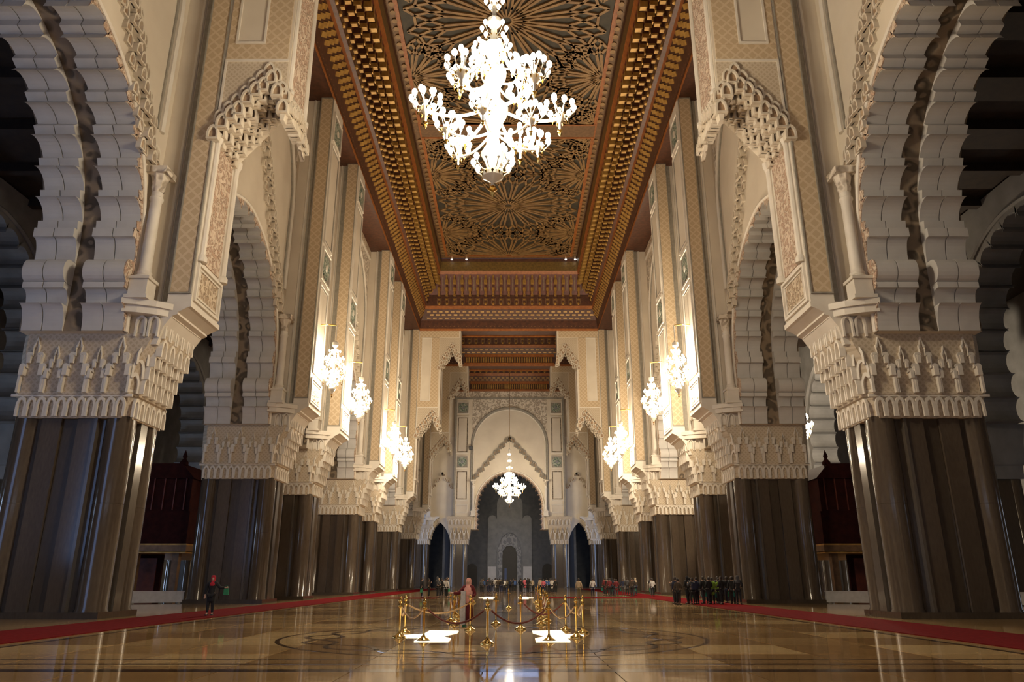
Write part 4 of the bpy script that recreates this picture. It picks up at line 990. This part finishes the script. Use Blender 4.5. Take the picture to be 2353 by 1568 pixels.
# entrance wall behind the camera with daylit doors
rw = MB()
xs = [-52, -14, -6, -2.6, 2.6, 6, 14, 52]
for i in range(0, len(xs)-1, 2): rw.box(xs[i], xs[i+1], -16.4, -15.6, 0, 30)
rw.box(-52, 52, -16.4, -15.6, 9, 54.5)
r_ = rw.build('wall_front', 'plaster'); tag(r_, kind='structure')
for i, (a, b_) in enumerate(((-14, -6), (-2.6, 2.6), (6, 14))):
    w = thing('window_%d' % (i+1), None, None, ((a+b_)/2, -16, 0), kind='structure')
    for k in range(4):
        for j in range(4):
            x0 = a + (b_-a)*k/4; z0 = .2 + 8.7*j/4
            MB().box(x0+.12, x0+(b_-a)/4-.12, -16.2, -16.1, z0+.12, z0+8.7/4-.12).build('pane', 'pane', w)
    fr = MB()
    for k in range(5): fr.box(a+(b_-a)*k/4-.12, a+(b_-a)*k/4+.12, -16.25, -15.95, 0, 9)
    for j in range(5): fr.box(a, b_, -16.25, -15.95, .2+8.7*j/4-.12, .2+8.7*j/4+.12)
    fr.build('window_frame', 'darkwood', w)

# ------------------------------------------------------------------ carpets
tag(MB().box(-16.3, -12.95, -8, 150, 0, .02).build('carpet_runner', 'carpet'), 'long red carpet runner beside the woman in red headscarf', 'carpet')
tag(MB().box(12.95, 16.3, -8, 150, 0, .02).build('carpet_runner', 'carpet'), 'long red carpet runner under the tour groups', 'carpet')
tag(MB().box(3.4, 12.93, 71.5, 77, 0, .02).build('carpet_runner', 'carpet'), 'short red carpet crossing the marble floor from the runner', 'carpet')
tag(MB().box(-12.93, -6.5, 71, 74, 0, .02).build('carpet_runner', 'carpet'), 'short red carpet by the small group of visitors', 'carpet')

# ------------------------------------------------------------------ lit glass stars in the floor
STAR = [(-2.75,24.28),(-2.2,24.78),(-2.19,26.41),(-1.22,26.24),(-1.21,25.46),(-1.57,23.8),(-1.21,22.9),(-1.21,21.87),(-2.15,21.87),(-2.13,23.34),(-2.56,23.34)]
def floor_star(pts, label, grp='lit glass stars in the floor'):
    o = MB().prism(pts, .004, .02).build('floor_light', 'floor_glow'); tag(o, label, 'floor light', grp)
    return o
floor_star(STAR, 'glowing star-shaped floor glass in the rope enclosure, nearer the person in pink headscarf')
floor_star([(-x, y_) for x, y_ in STAR][::-1], 'glowing star-shaped floor glass in the rope enclosure, farther from the person in pink headscarf')
for sg in (-1, 1):
    floor_star([(sg*(abs(x))*.95, 70+(y_-21.9)*1.7) for x, y_ in STAR][::sg], 'glowing star-shaped glass in the floor farther down the roped path')

# ------------------------------------------------------------------ stanchions and ropes
sm = MB().lathe([(.19, 0), (.19, .025), (.17, .05), (.09, .09), (.06, .13), (.035, .16), (.032, .20)], 16).mesh('base', 'brass', True)
pm = MB().lathe([(.028, 0), (.028, .62), (.045, .64), (.045, .67), (.03, .69)], 12).mesh('post', 'brass', True)
hm = MB().lathe([(.03, 0), (.055, .03), (.06, .07), (.035, .12), (.03, .14), (.05, .17), (.06, .21), (.045, .26), (.015, .29), (.022, .31), (.0, .345)], 12).mesh('finial', 'brass', True)
km = MB().tube([(.04, 0, 0), (.08, 0, .02), (.1, 0, 0), (.08, 0, -.03)], .014, 6).mesh('hook', 'brass', True)
def stanchion(x, y_, label, grp, hooks=(0, PI)):
    r = thing('stanchion', label, 'stanchion', (x, y_, 0), grp)
    child('base', sm, r); child('post', pm, r, (0, 0, .18)); child('finial', hm, r, (0, 0, .82))
    for a in hooks: child('hook', km, r, (0, 0, .86), (0, 0, a))
    return r
def rope(p, q, sag=.32, ma='rope', label='dark red velvet rope slung between brass posts', grp='velvet ropes'):
    h = .86; n = 14; pts = []
    d = (Vector((q[0], q[1], 0))-Vector((p[0], p[1], 0))).normalized()*.125
    for i in range(n+1):
        t = i/n; x = p[0]+d.x+(q[0]-p[0]-2*d.x)*t; y_ = p[1]+d.y+(q[1]-p[1]-2*d.y)*t
        pts.append((x, y_, h-.03-sag*4*t*(1-t)))
    tag(MB().tube(pts, .026, 6).build('barrier_rope', ma, None, True), label, 'rope', grp)
RING = [(-2.77,23.34),(-1.91,22.06),(-.11,21.1),(1.57,22.06),(2.44,23.34),(2.82,25.3),(2.36,26.71),(.84,27.19),(-.87,26.71),(-2.9,25.41)]
gold_ix = {0, 3, 4, 5, 8, 9}
for i, p in enumerate(RING):
    q = RING[(i+1) % len(RING)]; a = math.atan2(q[1]-p[1], q[0]-p[0]); z = RING[i-1]; a2 = math.atan2(z[1]-p[1], z[0]-p[0])
    stanchion(*p, 'brass stanchion with urn finial in the ring around the lit floor stars', 'brass stanchions of the rope enclosure', (a, a2))
    if i == 7: continue
    if i in gold_ix: rope(p, q, .26, 'rope_gold', 'gold-brown rope slung in the ring around the lit floor stars', 'gold ropes of the enclosure')
    else: rope(p, q, .34, 'rope', 'dark red velvet rope slung in the ring around the lit floor stars', 'dark ropes of the enclosure')
for sg in (-1, 1):
    prev = None
    for k, y_ in enumerate((29.9, 32.2, 34.8, 37.6, 40.6, 44, 48, 52.5, 57.5, 63)):
        x = sg*(1.65 + .08*k + (.25 if k % 2 else 0)); p = (x, y_)
        stanchion(x, y_, 'brass stanchion lining the roped path towards the end wall', 'brass stanchions along the roped path', (PI/2, -PI/2))
        if prev: rope(prev, p, .28, 'rope_gold' if k % 2 else 'rope', 'brown rope slung between the posts of the roped path', 'ropes along the roped path')
        prev = p
stanchion(-.07, 30.21, 'brass stanchion standing alone in the mouth of the roped path', 'lone brass stanchions')
stanchion(.35, 46.5, 'brass stanchion standing alone in the mouth of the roped path', 'lone brass stanchions')

# ------------------------------------------------------------------ chandeliers
bulb_big = MB().lathe([(.03, 0), (.06, .05), (.11, .15), (.115, .23), (.07, .32), (0, .36)], 10).mesh('bulb', 'bulb', True)
def candelabra(rad, nb, cr, up, bs, arm_from, scale=1., centre=3):
    """curved arm with a cup, little curved branches and bulb places; local: stem axis at origin, arm along +x; bulbs list returned"""
    a = MB(); pts = []
    for i in range(11):
        t = i/10; pts.append((rad*t, 0, arm_from*(1-t)**2 - .25*scale*math.sin(PI*t)))
    if rad > .05: a.tube(pts, .07*scale, 6)
    a.lathe([(0, -.55*scale), (.06*scale, -.45*scale), (.05*scale, -.2*scale), (.16*scale, -.05*scale), (.24*scale, .1*scale), (.24*scale, .16*scale), (.08*scale, .2*scale), (.07*scale, up*.6)], 10, (rad, 0, 0))
    bl = []
    for k in range(nb):
        an = 2*PI*k/nb
        ex, ey = rad + cr*math.cos(an), cr*math.sin(an)
        a.tube([(rad+.1*math.cos(an)*scale, .1*math.sin(an)*scale, .12*scale), (rad+.65*cr*math.cos(an), .65*cr*math.sin(an), .10*scale), (ex, ey, up*.45)], .025*scale, 5)
        a.lathe([(.03*scale, -.06*scale), (.07*scale, 0)], 6, (ex, ey, up*.45)); bl.append((ex, ey, up*.45))
    for k in range(centre):
        an = 2*PI*k/centre+.3; bl.append((rad+.4*cr*math.cos(an), .4*cr*math.sin(an), up*.95))
        a.tube([(rad, 0, up*.3), (rad+.4*cr*math.cos(an), .4*cr*math.sin(an), up*.95)], .022*scale, 5)
    d = MB()                                     # gilt leaf drops
    d.lathe([(0, -.85*scale), (.09*scale, -.7*scale), (.03*scale, -.62*scale), (.13*scale, -.56*scale), (0, -.5*scale)], 5, (rad, 0, 0))
    for k in range(nb):
        an = 2*PI*(k+.5)/nb; d.lathe([(0, -.12*scale), (.06*scale, 0), (0, .1*scale)], 4, (rad+.55*cr*math.cos(an), .55*cr*math.sin(an), -.02*scale))
    return a, d, bl
def big_chandelier(loc, label, separate, power):
    root = thing('chandelier', label, 'chandelier', loc)
    H = 7.0
    st = MB().lathe([(0, -.35), (.1, -.2), (.04, -.1), (.42, .15), (.45, .3), (.2, .4), (.3, .8), (.5, 1.2), (.28, 1.6), (.22, 2.2), (.4, 2.7), (.6, 3.1), (.62, 3.4), (.3, 3.8), (.26, 4.4), (.5, 4.8), (.55, 5.1), (.3, 5.4), (.22, 5.8),
             (.42, 6.2), (.42, 6.5), (.16, 6.8), (.12, 7.4), (.3, 7.6), (.3, 7.8), (.1, 8.0), (.08, 8.8), (.26, 9.0), (.26, 9.3), (.08, 9.5), (.06, 10.6), (.22, 10.9), (.24, 11.2), (.06, 11.4), (.05, 13.0)], 14)
    child('stem', st.mesh('stem', 'crystal', True), root)
    child('finial', MB().lathe([(0, -.75), (.12, -.55), (.03, -.48), (.2, -.38), (0, -.3)], 6).mesh('finial', 'brass'), root)
    child('chain', MB().tube([(0, 0, 13), (0, 0, 54.1-loc[2])], .05, 6).mesh('chain', 'brass'), root)
    tiers = [(.3, .0, 1, 10, .78, .8, 1., 3, 0), (1.85, 1.95, 6, 7, .48, .7, .75, 2, .35), (3.05, 2.75, 6, 9, .60, .9, 1., 2, .1), (4.35, 1.4, 5, 8, .46, .75, .75, 2, .7),
             (5.5, .8, 5, 6, .30, .6, .6, 1, .2), (6.9, 0, 1, 8, .52, .75, .6, 0, 0), (8.4, 0, 1, 6, .36, .55, .5, 0, 0), (9.8, 0, 1, 6, .26, .45, .45, 0, 0)]
    for z, rad, n, nb, cr, up, sc, cen, ph in tiers:
        a, d, bl = candelabra(rad, nb, cr, up, 1, .45 if rad > 1 else .2, sc, cen)
        am = a.mesh('candelabra', 'crystal', True); dm = d.mesh('leaf_drop', 'brass')
        if not separate:
            bm_ = MB()
            for p in bl: bm_.add([v.co*(1. if sc > .65 else .8) for v in bulb_big.vertices], [tuple(q.vertices) for q in bulb_big.polygons], Matrix.Translation(p))
            bmm = bm_.mesh('bulb_cluster', 'bulb', True)
        for k in range(n):
            o = child('candelabra', am, root, (0, 0, z), (0, 0, 2*PI*k/n+ph)); tag(child('leaf_drop', dm, o), kind='stuff')
            if separate:
                for p in bl: child('bulb', bulb_big, o, p, (0,0,0), (1,1,1) if sc > .65 else (.8,.8,.8))
            else: tag(child('bulb_cluster', bmm, o), kind='stuff')
    for i, z in enumerate((2.4, 5.0)):
        l = bpy.data.lights.new('chandelier_light', 'POINT'); l.energy = power/2; l.color = LAMP; l.shadow_soft_size = .55
        o = bpy.data.objects.new('chandelier_light', l); C.objects.link(o); o.parent = root; o.location = (.0, -.9 if i == 0 else .9, z)
    return root
big_chandelier((-.22, 26.0, 16.7), 'huge glowing tiered chandelier with many globe bulbs hanging before the coffered ceiling', True, P_NEAR)
big_chandelier((0, 153, 16.2), 'glowing tiered chandelier hanging on a long cord before the end wall arch', False, P_FAR)
# smaller chandeliers hung by gilt arms from the pilasters
def side_chandelier():
    root = thing('bracket_chandelier', 'x', 'chandelier')
    st = MB().lathe([(0, 0), (.16, .2), (.3, .45), (.12, .7), (.2, 1.2), (.28, 1.6), (.12, 1.9), (.12, 2.6), (.25, 2.9), (.1, 3.2), (.08, 3.9), (.26, 4.1), (.26, 4.35), (.05, 4.5), (.05, 5.9)], 10)
    child('stem', st.mesh('stem', 'crystal', True), root)
    child('finial', MB().lathe([(0, -.3), (.07, -.15), (.02, -.08), (.1, 0)], 6).mesh('finial', 'brass'), root)
    child('hanging_arm', MB().tube([(0, 0, 5.85), (.7, 0, 5.95), (1.3, 0, 5.9)], .06, 6).mesh('hanging_arm', 'brass'), root)
    for z, rad, n, nb, cr, up, sc, cen, ph in ((.55, 0, 1, 7, .42, .45, .5, 2, 0), (1.15, .7, 6, 4, .2, .35, .45, 1, .2), (1.9, .92, 6, 4, .2, .4, .45, 1, .5), (2.7, .6, 6, 3, .16, .35, .4, 1, .1), (3.4, .3, 4, 3, .13, .3, .35, 0, .4)):
        a, d, bl = candelabra(rad, nb, cr, up, 1, .25, sc, cen); bm_ = MB()
        for p in bl: bm_.add([v.co*.6 for v in bulb_big.vertices], [tuple(q.vertices) for q in bulb_big.polygons], Matrix.Translation(p))
        am, dm, bmm = a.mesh('candelabra', 'crystal', True), d.mesh('leaf_drop', 'brass'), bm_.mesh('bulb_cluster', 'bulb', True)
        for k in range(n):
            o = child('candelabra', am, root, (0, 0, z), (0, 0, 2*PI*k/n+ph)); tag(child('leaf_drop', dm, o), kind='stuff'); tag(child('bulb_cluster', bmm, o), kind='stuff')
    return root
proto = side_chandelier(); first = True
SIDE_LAB = {56: 'glowing crystal chandelier on a gilt arm, on the first pilaster past the near half arch',
            67: 'glowing crystal chandelier on a gilt arm, on the second pilaster past the near half arch',
            88: 'glowing crystal chandelier on a gilt arm, on the third pilaster past the near half arch',
            98.5: 'glowing crystal chandelier on a gilt arm, on the fourth pilaster past the near half arch'}
for s, nm in SIDES:
    for fy in (56, 67, 88, 98.5):
        r = proto if first else copy_tree(proto); first = False
        r.location = (s*13.9, fy+TH/2, 15.75); r.rotation_euler = (0, 0, PI if s < 0 else 0)
        r['label'] = SIDE_LAB[fy].replace('on a gilt arm, ', '') + (", red-headscarf person's side" if s < 0 else ", tour groups' side"); r['group'] = 'chandeliers on the pilasters'
        for dz, yy, e in ((2.0, 0, 1.0),):
            l = bpy.data.lights.new('chandelier_light', 'POINT'); l.energy = P_SIDE; l.color = LAMP; l.shadow_soft_size = .4
            o = bpy.data.objects.new('chandelier_light', l); C.objects.link(o); o.parent = r; o.location = (.72, .0, dz)
r = copy_tree(proto); r.location = (29.5, 73, 14.2); r['label'] = 'glowing crystal chandelier hanging in the lamp-lit side aisle above the gallery'; r['group'] = 'chandeliers in the aisle'
child('cord', MB().tube([(0, 0, 5.8), (0, 0, 14.3)], .04, 5).mesh('cord', 'brass'), r)
child('ceiling_rose', MB().lathe([(.3, 0), (.3, .7)], 10, (0, 0, 14.3)).mesh('ceiling_rose', 'brass'), r)
l = bpy.data.lights.new('chandelier_light', 'POINT'); l.energy = P_AISLE; l.color = LAMP; l.shadow_soft_size = .4
o = bpy.data.objects.new('chandelier_light', l); C.objects.link(o); o.parent = r; o.location = (-.3, 0, 2)

# ------------------------------------------------------------------ people
def skin(name, J, E_, root, mat, sub=1):
    names = list(J); me = bpy.data.meshes.new(name)
    me.from_pydata([J[n][0] for n in names], [(names.index(a), names.index(b_)) for a, b_ in E_], []); me.update()
    ob = bpy.data.objects.new(name, me); C.objects.link(ob)
    sk = ob.modifiers.new('s', 'SKIN'); sk.use_smooth_shade = True
    for i, n in enumerate(names):
        r_ = J[n][1]; r_ = r_ if isinstance(r_, tuple) else (r_, r_)
        me.skin_vertices[0].data[i].radius = r_; me.skin_vertices[0].data[i].use_root = (n == root)
    sb = ob.modifiers.new('u', 'SUBSURF'); sb.levels = sub; sb.render_levels = sub
    dg = bpy.context.evaluated_depsgraph_get(); ev = ob.evaluated_get(dg); m2 = bpy.data.meshes.new_from_object(ev); m2.name = name
    bpy.data.objects.remove(ob); bpy.data.meshes.remove(me)
    m2.materials.clear(); m2.materials.append(mat)
    return m2
def arm_pts(sg, pose):
    if pose == 'down': return (sg*.25, .01, 1.13), (sg*.27, -.05, .90), (sg*.265, -.08, .82)
    if pose == 'bent': return (sg*.27, .03, 1.13), (sg*.17, -.2, 1.08), (sg*.10, -.26, 1.10)
    if pose == 'out': return (sg*.36, -.06, 1.18), (sg*.58, -.10, 1.20), (sg*.67, -.11, 1.21)
    if pose == 'up': return (sg*.26, -.1, 1.16), (sg*.17, -.26, 1.36), (sg*.14, -.29, 1.44)
def body(pl, pr, stride=.0, fingers=False):
    J = {'pelvis': ((0,0,.95), (.15,.11)), 'waist': ((0,0,1.12), (.13,.10)), 'chest': ((0,0,1.32), (.16,.115)), 'neck': ((0,.01,1.47), .052), 'chin': ((0,-.015,1.535), (.062,.075)), 'head': ((0,-.005,1.60), (.075,.095)), 'crown': ((0,.0,1.67), (.06,.075)), 'nose': ((0,-.115,1.595), .013)}
    E_ = [('pelvis','waist'),('waist','chest'),('chest','neck'),('neck','chin'),('chin','head'),('head','crown'),('head','nose')]
    for sg, n, p in ((-1,'l',pl),(1,'r',pr)):
        e, w_, h = arm_pts(sg, p)
        J.update({'sh'+n: ((sg*.175,0,1.40), .06), 'el'+n: (e, .045), 'wr'+n: (w_, .03), 'ha'+n: (h, (.04,.022))})
        E_ += [('chest','sh'+n),('sh'+n,'el'+n),('el'+n,'wr'+n),('wr'+n,'ha'+n)]
        d = (Vector(h)-Vector(w_)).normalized(); sd = d.cross(Vector((0,1,0)))
        if sd.length < .1: sd = Vector((1,0,0))
        sd.normalize()
        if fingers:
            for k in range(4):
                b0 = Vector(h)+sd*((k-1.5)*.02)+d*.035; t0 = b0+d*(.065-.008*abs(k-1.3))+Vector((0,-.012,-.01))
                J['f%d%s' % (k,n)] = (tuple(b0), .010); J['g%d%s' % (k,n)] = (tuple(t0), .008); E_ += [('ha'+n,'f%d%s' % (k,n)),('f%d%s' % (k,n),'g%d%s' % (k,n))]
            J['t'+n] = (tuple(Vector(h)+sd*.055+d*.02), .010); E_ += [('ha'+n,'t'+n)]
        st = stride*sg
        J.update({'hi'+n: ((sg*.09,0,.88), .095), 'kn'+n: ((sg*.10,st*.5-.01,.49), .06), 'an'+n: ((sg*.10,st+.02,.09), .042), 'to'+n: ((sg*.115,st-.11,.04), (.04,.03))})
        E_ += [('pelvis','hi'+n),('hi'+n,'kn'+n),('kn'+n,'an'+n),('an'+n,'to'+n)]
    return J, E_
def sub(J, E_, keep, grow, over=None):
    J2 = {k: (v[0], tuple(q+grow for q in (v[1] if isinstance(v[1], tuple) else (v[1], v[1])))) for k, v in J.items() if k in keep}
    if over: J2.update(over)
    return J2, [e for e in E_ if e[0] in J2 and e[1] in J2]
MESH = {}
def variant(key, pl, pr, stride, coat_len, fingers=False):
    J, E_ = body(pl, pr, stride, fingers)
    V = {'body': skin('body', J, E_, 'pelvis', M['skin'], 1)}
    keep = ['pelvis','waist','chest','neck0','shl','ell','wrl','shr','elr','wrr']
    if coat_len == 'short':
        J2, E2 = sub(J, E_, keep, .024, {'hem': ((0,0,.84), (.17,.13)), 'coll': ((0,.01,1.45), (.075,.07))}); E2 += [('pelvis','hem'), ('chest','coll')]
    else:
        z = .52 if coat_len == 'long' else .12
        J2, E2 = sub(J, E_, keep, .03, {'hem1': ((0,0,.75), (.19,.15)), 'hem': ((0,0,z), (.20 if coat_len == 'long' else .26, .17)), 'coll': ((0,.01,1.46), (.075,.07))}); E2 += [('pelvis','hem1'), ('hem1','hem'), ('chest','coll')]
    V['coat'] = skin('coat', J2, E2, 'pelvis', M['hair'], 1)
    J3, E3 = sub(J, E_, ['pelvis','hil','knl','anl','hir','knr','anr'], .018)
    V['trousers'] = skin('trousers', J3, E3, 'pelvis', M['hair'], 1)
    sh = MB()
    for sg in (-1, 1):
        st = stride*sg
        sh.lathe([(.045, 0), (.05, .02), (.05, .07), (.04, .10)], 8, (sg*.105, st+.01, 0)); sh.box(sg*.115-.045, sg*.115+.045, st-.17, st+.04, 0, .055)
    V['shoes'] = sh.mesh('shoes', 'hair')
    ha = MB(); ha.lathe([(.0, .125), (.06, .11), (.088, .06), (.094, .01), (.085, -.06), (.07, -.10)], 12, (0, .022, 1.615)); V['hair'] = ha.mesh('hair', 'hair', True)
    sc = MB(); sc.lathe([(.0, .145), (.07, .125), (.105, .06), (.108, -.02), (.095, -.09), (.10, -.15), (.15, -.21), (.17, -.28), (.16, -.33)], 16, (0, .03, 1.615)); V['scarf'] = sc.mesh('headscarf', 'hair', True)
    lo = MB(); lo.lathe([(.0, .145), (.07, .125), (.105, .06), (.108, -.02), (.10, -.09), (.12, -.16), (.18, -.25), (.205, -.4), (.20, -.6), (.17, -.78)], 16, (0, .03, 1.615)); V['long_scarf'] = lo.mesh('headscarf', 'hair', True)
    bp = MB(); bp.prism([(-.14, .95), (.14, .95), (.15, 1.25), (.1, 1.38), (-.1, 1.38), (-.15, 1.25)], .10, .26, 'y'); V['backpack'] = bp.mesh('backpack', 'hair')
    bg = MB(); bg.prism([(-.11, .0), (.11, .0), (.12, -.28), (-.12, -.28)], -.03, .03, 'y'); bg.tube([(-.09, 0, 0), (-.05, 0, .12), (.05, 0, .12), (.09, 0, 0)], .01, 5); V['bag'] = bg.mesh('carrier_bag', 'hair')
    MESH[key] = V
variant('A', 'down', 'down', .04, 'short'); variant('B', 'bent', 'down', .0, 'short'); variant('C', 'bent', 'bent', .06, 'long'); variant('D', 'down', 'up', .0, 'short')
CC = dict(black=(.012,.012,.014), navy=(.015,.02,.05), grey=(.06,.06,.065), brown=(.05,.035,.022), khaki=(.15,.13,.08), white=(.55,.53,.5), lime=(.18,.32,.03), teal=(.01,.16,.13), red=(.42,.012,.03), maroon=(.13,.012,.016), pink=(.75,.36,.30), blue=(.04,.09,.25), beige=(.45,.36,.25), green=(.03,.22,.10), rose=(.55,.12,.16))
def dyed(me, colname):
    key = me.name + colname
    if key not in MESH:
        m2 = me.copy(); m2.materials.clear(); m2.materials.append(cloth(colname, CC[colname])); MESH[key] = m2
    return MESH[key]
def carpet_z(x, y_):
    return .021 if (12.7 < abs(x) < 16.5 or (3.1 < x < 13 and 71.2 < y_ < 77.3) or (-13 < x < -6.2 and 70.7 < y_ < 74.3)) else 0.0
def person(x, y_, rz, key, coat, trousers, h=1.72, label='', group=None, scarf=None, long_scarf=None, backpack=None, bag=None, hair=True, shoes=None):
    r = thing('person', label, 'person', (x, y_, carpet_z(x, y_)), group); V = MESH[key]; k = h/1.72
    r.rotation_euler = (0, 0, rz); r.scale = (k, k, k)
    child('body', V['body'], r); child('coat', dyed(V['coat'], coat), r)
    if trousers: child('trousers', dyed(V['trousers'], trousers), r)
    child('shoes', dyed(V['shoes'], shoes) if shoes else V['shoes'], r)
    if scarf: child('headscarf', dyed(V['scarf'], scarf), r)
    elif long_scarf: child('headscarf', dyed(V['long_scarf'], long_scarf), r)
    elif hair: child('hair', V['hair'], r)
    if backpack: child('backpack', dyed(V['backpack'], backpack), r)
    return r
def bag_for(x, y_, z, rz, col, label):
    o = put('carrier_bag', dyed(MESH['A']['bag'], col), None, (x, y_, z), (0, 0, rz)); tag(o, label, 'bag', 'carrier bags held by the visitors'); return o
# woman in pink headscarf inside the roped path
variant('P', 'out', 'bent', .03, 'gown', True)
person(-1.07, 28.9, R(-12), 'P', 'maroon', None, 1.66, 'person in long pink headscarf and dark red gown reaching for a brass post', None, long_scarf='pink', shoes='green')
pw = [o for o in bpy.data.objects if o.name.startswith('person')][-1]
sw = MB()
for i in range(8): sw.add([(-.25+.02*math.sin(i), -.19-.01*i, 1.28-i*.15), (-.05, -.24, 1.28-i*.15), (-.05, -.25, 1.13-i*.15), (-.25+.02*math.sin(i+1), -.20-.01*i, 1.13-i*.15), (-.25, -.16, 1.28-i*.15), (-.05, -.18, 1.28-i*.15), (-.05, -.18, 1.13-i*.15), (-.25, -.16, 1.13-i*.15)], [(0,1,2,3),(4,7,6,5),(0,4,5,1),(1,5,6,2),(2,6,7,3),(3,7,4,0)])
child('shawl', sw.mesh('shawl', cloth('white', CC['white'])), pw)
# woman with red headscarf on the carpet
variant('Q', 'down', 'out', .05, 'long', True)
person(-13.75, 37.2, R(10), 'Q', 'black', 'black', 1.78, 'person in red headscarf and black coat holding out a green bag on the carpet', None, scarf='red', shoes='black')
o = put('carrier_bag', dyed(MESH['A']['bag'], 'green'), None, (-13.07, 37.2, 1.22)); o['label'] = 'bright green bag held out by the person in red headscarf'; o['category'] = 'bag'
rn = random.Random(3)
def crowd(cx, cy, wx, wy, n, cols, group, lab, rz0=PI, hs=1.74, bags=True):
    for k in range(n):
        for _ in range(300):
            x = cx + rn.uniform(-wx, wx); yy = cy + rn.uniform(-wy, wy)
            if all((x-a)**2+(yy-b_)**2 > .62 for a, b_ in USED): break
        USED.append((x, yy)); c = cols[k % len(cols)]
        key = 'ABCD'[rn.randrange(4)]
        pr = person(x, yy, rz0+rn.uniform(-.7, .7), key, c, rn.choice(('black', 'navy', 'grey', 'black')) , hs+rn.uniform(-.1, .1), 'person in %s %s' % (c, lab), group,
               scarf=(rn.choice(('black', 'grey', 'black', 'beige')) if rn.random() < .15 else None), backpack=(rn.choice(('navy', 'blue', 'black')) if key in 'AD' and rn.random() < .45 else None))
        if bags and key != 'C' and rn.random() < .5:          # bag hangs from the lowered hand
            hx = (.285 if key == 'B' else -.285)*pr.scale[0]; hy = -.08*pr.scale[0]; a = pr.rotation_euler[2]
            bag_for(x+hx*math.cos(a)-hy*math.sin(a), yy+hx*math.sin(a)+hy*math.cos(a), .80*pr.scale[0]-.09, a+PI/2, 'teal' if rn.random() < .8 else 'green', 'small green carrier bag in the %s' % group)
USED = []
crowd(14.2, 55.2, 2.3, 2.0, 19, ['black', 'black', 'grey', 'lime', 'navy', 'black', 'brown', 'khaki', 'black', 'navy'], 'large tour group on the carpet', 'coat in the large tour group on the carpet', PI, 1.80)
crowd(13.6, 84, 3.2, 3.5, 15, ['black', 'brown', 'maroon', 'grey', 'white', 'navy'], 'farther tour group on the carpet', 'coat in the farther tour group on the carpet', PI, 1.78)
crowd(-6.6, 76.2, 1.5, 1.5, 7, ['grey', 'black', 'white', 'brown', 'black'], 'small visitor group on the marble', 'coat in the small group on the marble', PI*.6, 1.8)
crowd(1.2, 103, 4.8, 6.5, 36, ['black', 'grey', 'black', 'white', 'navy', 'rose', 'black', 'brown', 'khaki', 'beige'], 'distant crowd before the end wall', 'clothes in the distant crowd before the end wall', PI, 1.78, False)
person(6.63, 71.0, PI*.9, 'A', 'beige', 'khaki', 1.75, 'person in beige coat walking alone near the cross carpet', None)
person(8.2, 74, PI*1.1, 'B', 'white', 'navy', 1.75, 'person in white coat alone on the cross carpet', None)
person(-7.9, 98, PI, 'B', 'white', 'grey', 1.75, 'person in white coat standing alone beyond the small group', None)

# ------------------------------------------------------------------ fittings
sp_ = thing('loudspeaker', 'small black loudspeaker fixed beside the blind arch of the end wall', 'loudspeaker', (-8.55, YE-.35, 29.4))
child('cabinet', MB().box(-.36, .36, -.2, .25, -.4, .4).mesh('cabinet', 'black'), sp_); child('grille', MB().box(-.3, .3, -.24, -.2, -.34, .34).mesh('grille', 'grey_dark'), sp_); child('bracket', MB().box(-.06, .06, .25, .45, -.06, .06).mesh('bracket', 'black'), sp_)
lens = emit('spot_lens', (.95, .97, 1.0), 6.0)
for x in (-9.7, -7.2, 9.7, 11.3):
    r = thing('spotlight', 'small white spotlight mounted at the far edge of the coffered ceiling panel', 'spotlight', (x, 115.6, 53.55), 'ceiling spotlights')
    child('housing', MB().lathe([(.2, 0), (.22, .15), (.12, .5)], 10).mesh('housing', 'white_stone'), r); child('lens', MB().lathe([(.18, -.03), (.18, 0)], 10).mesh('lens', lens), r)
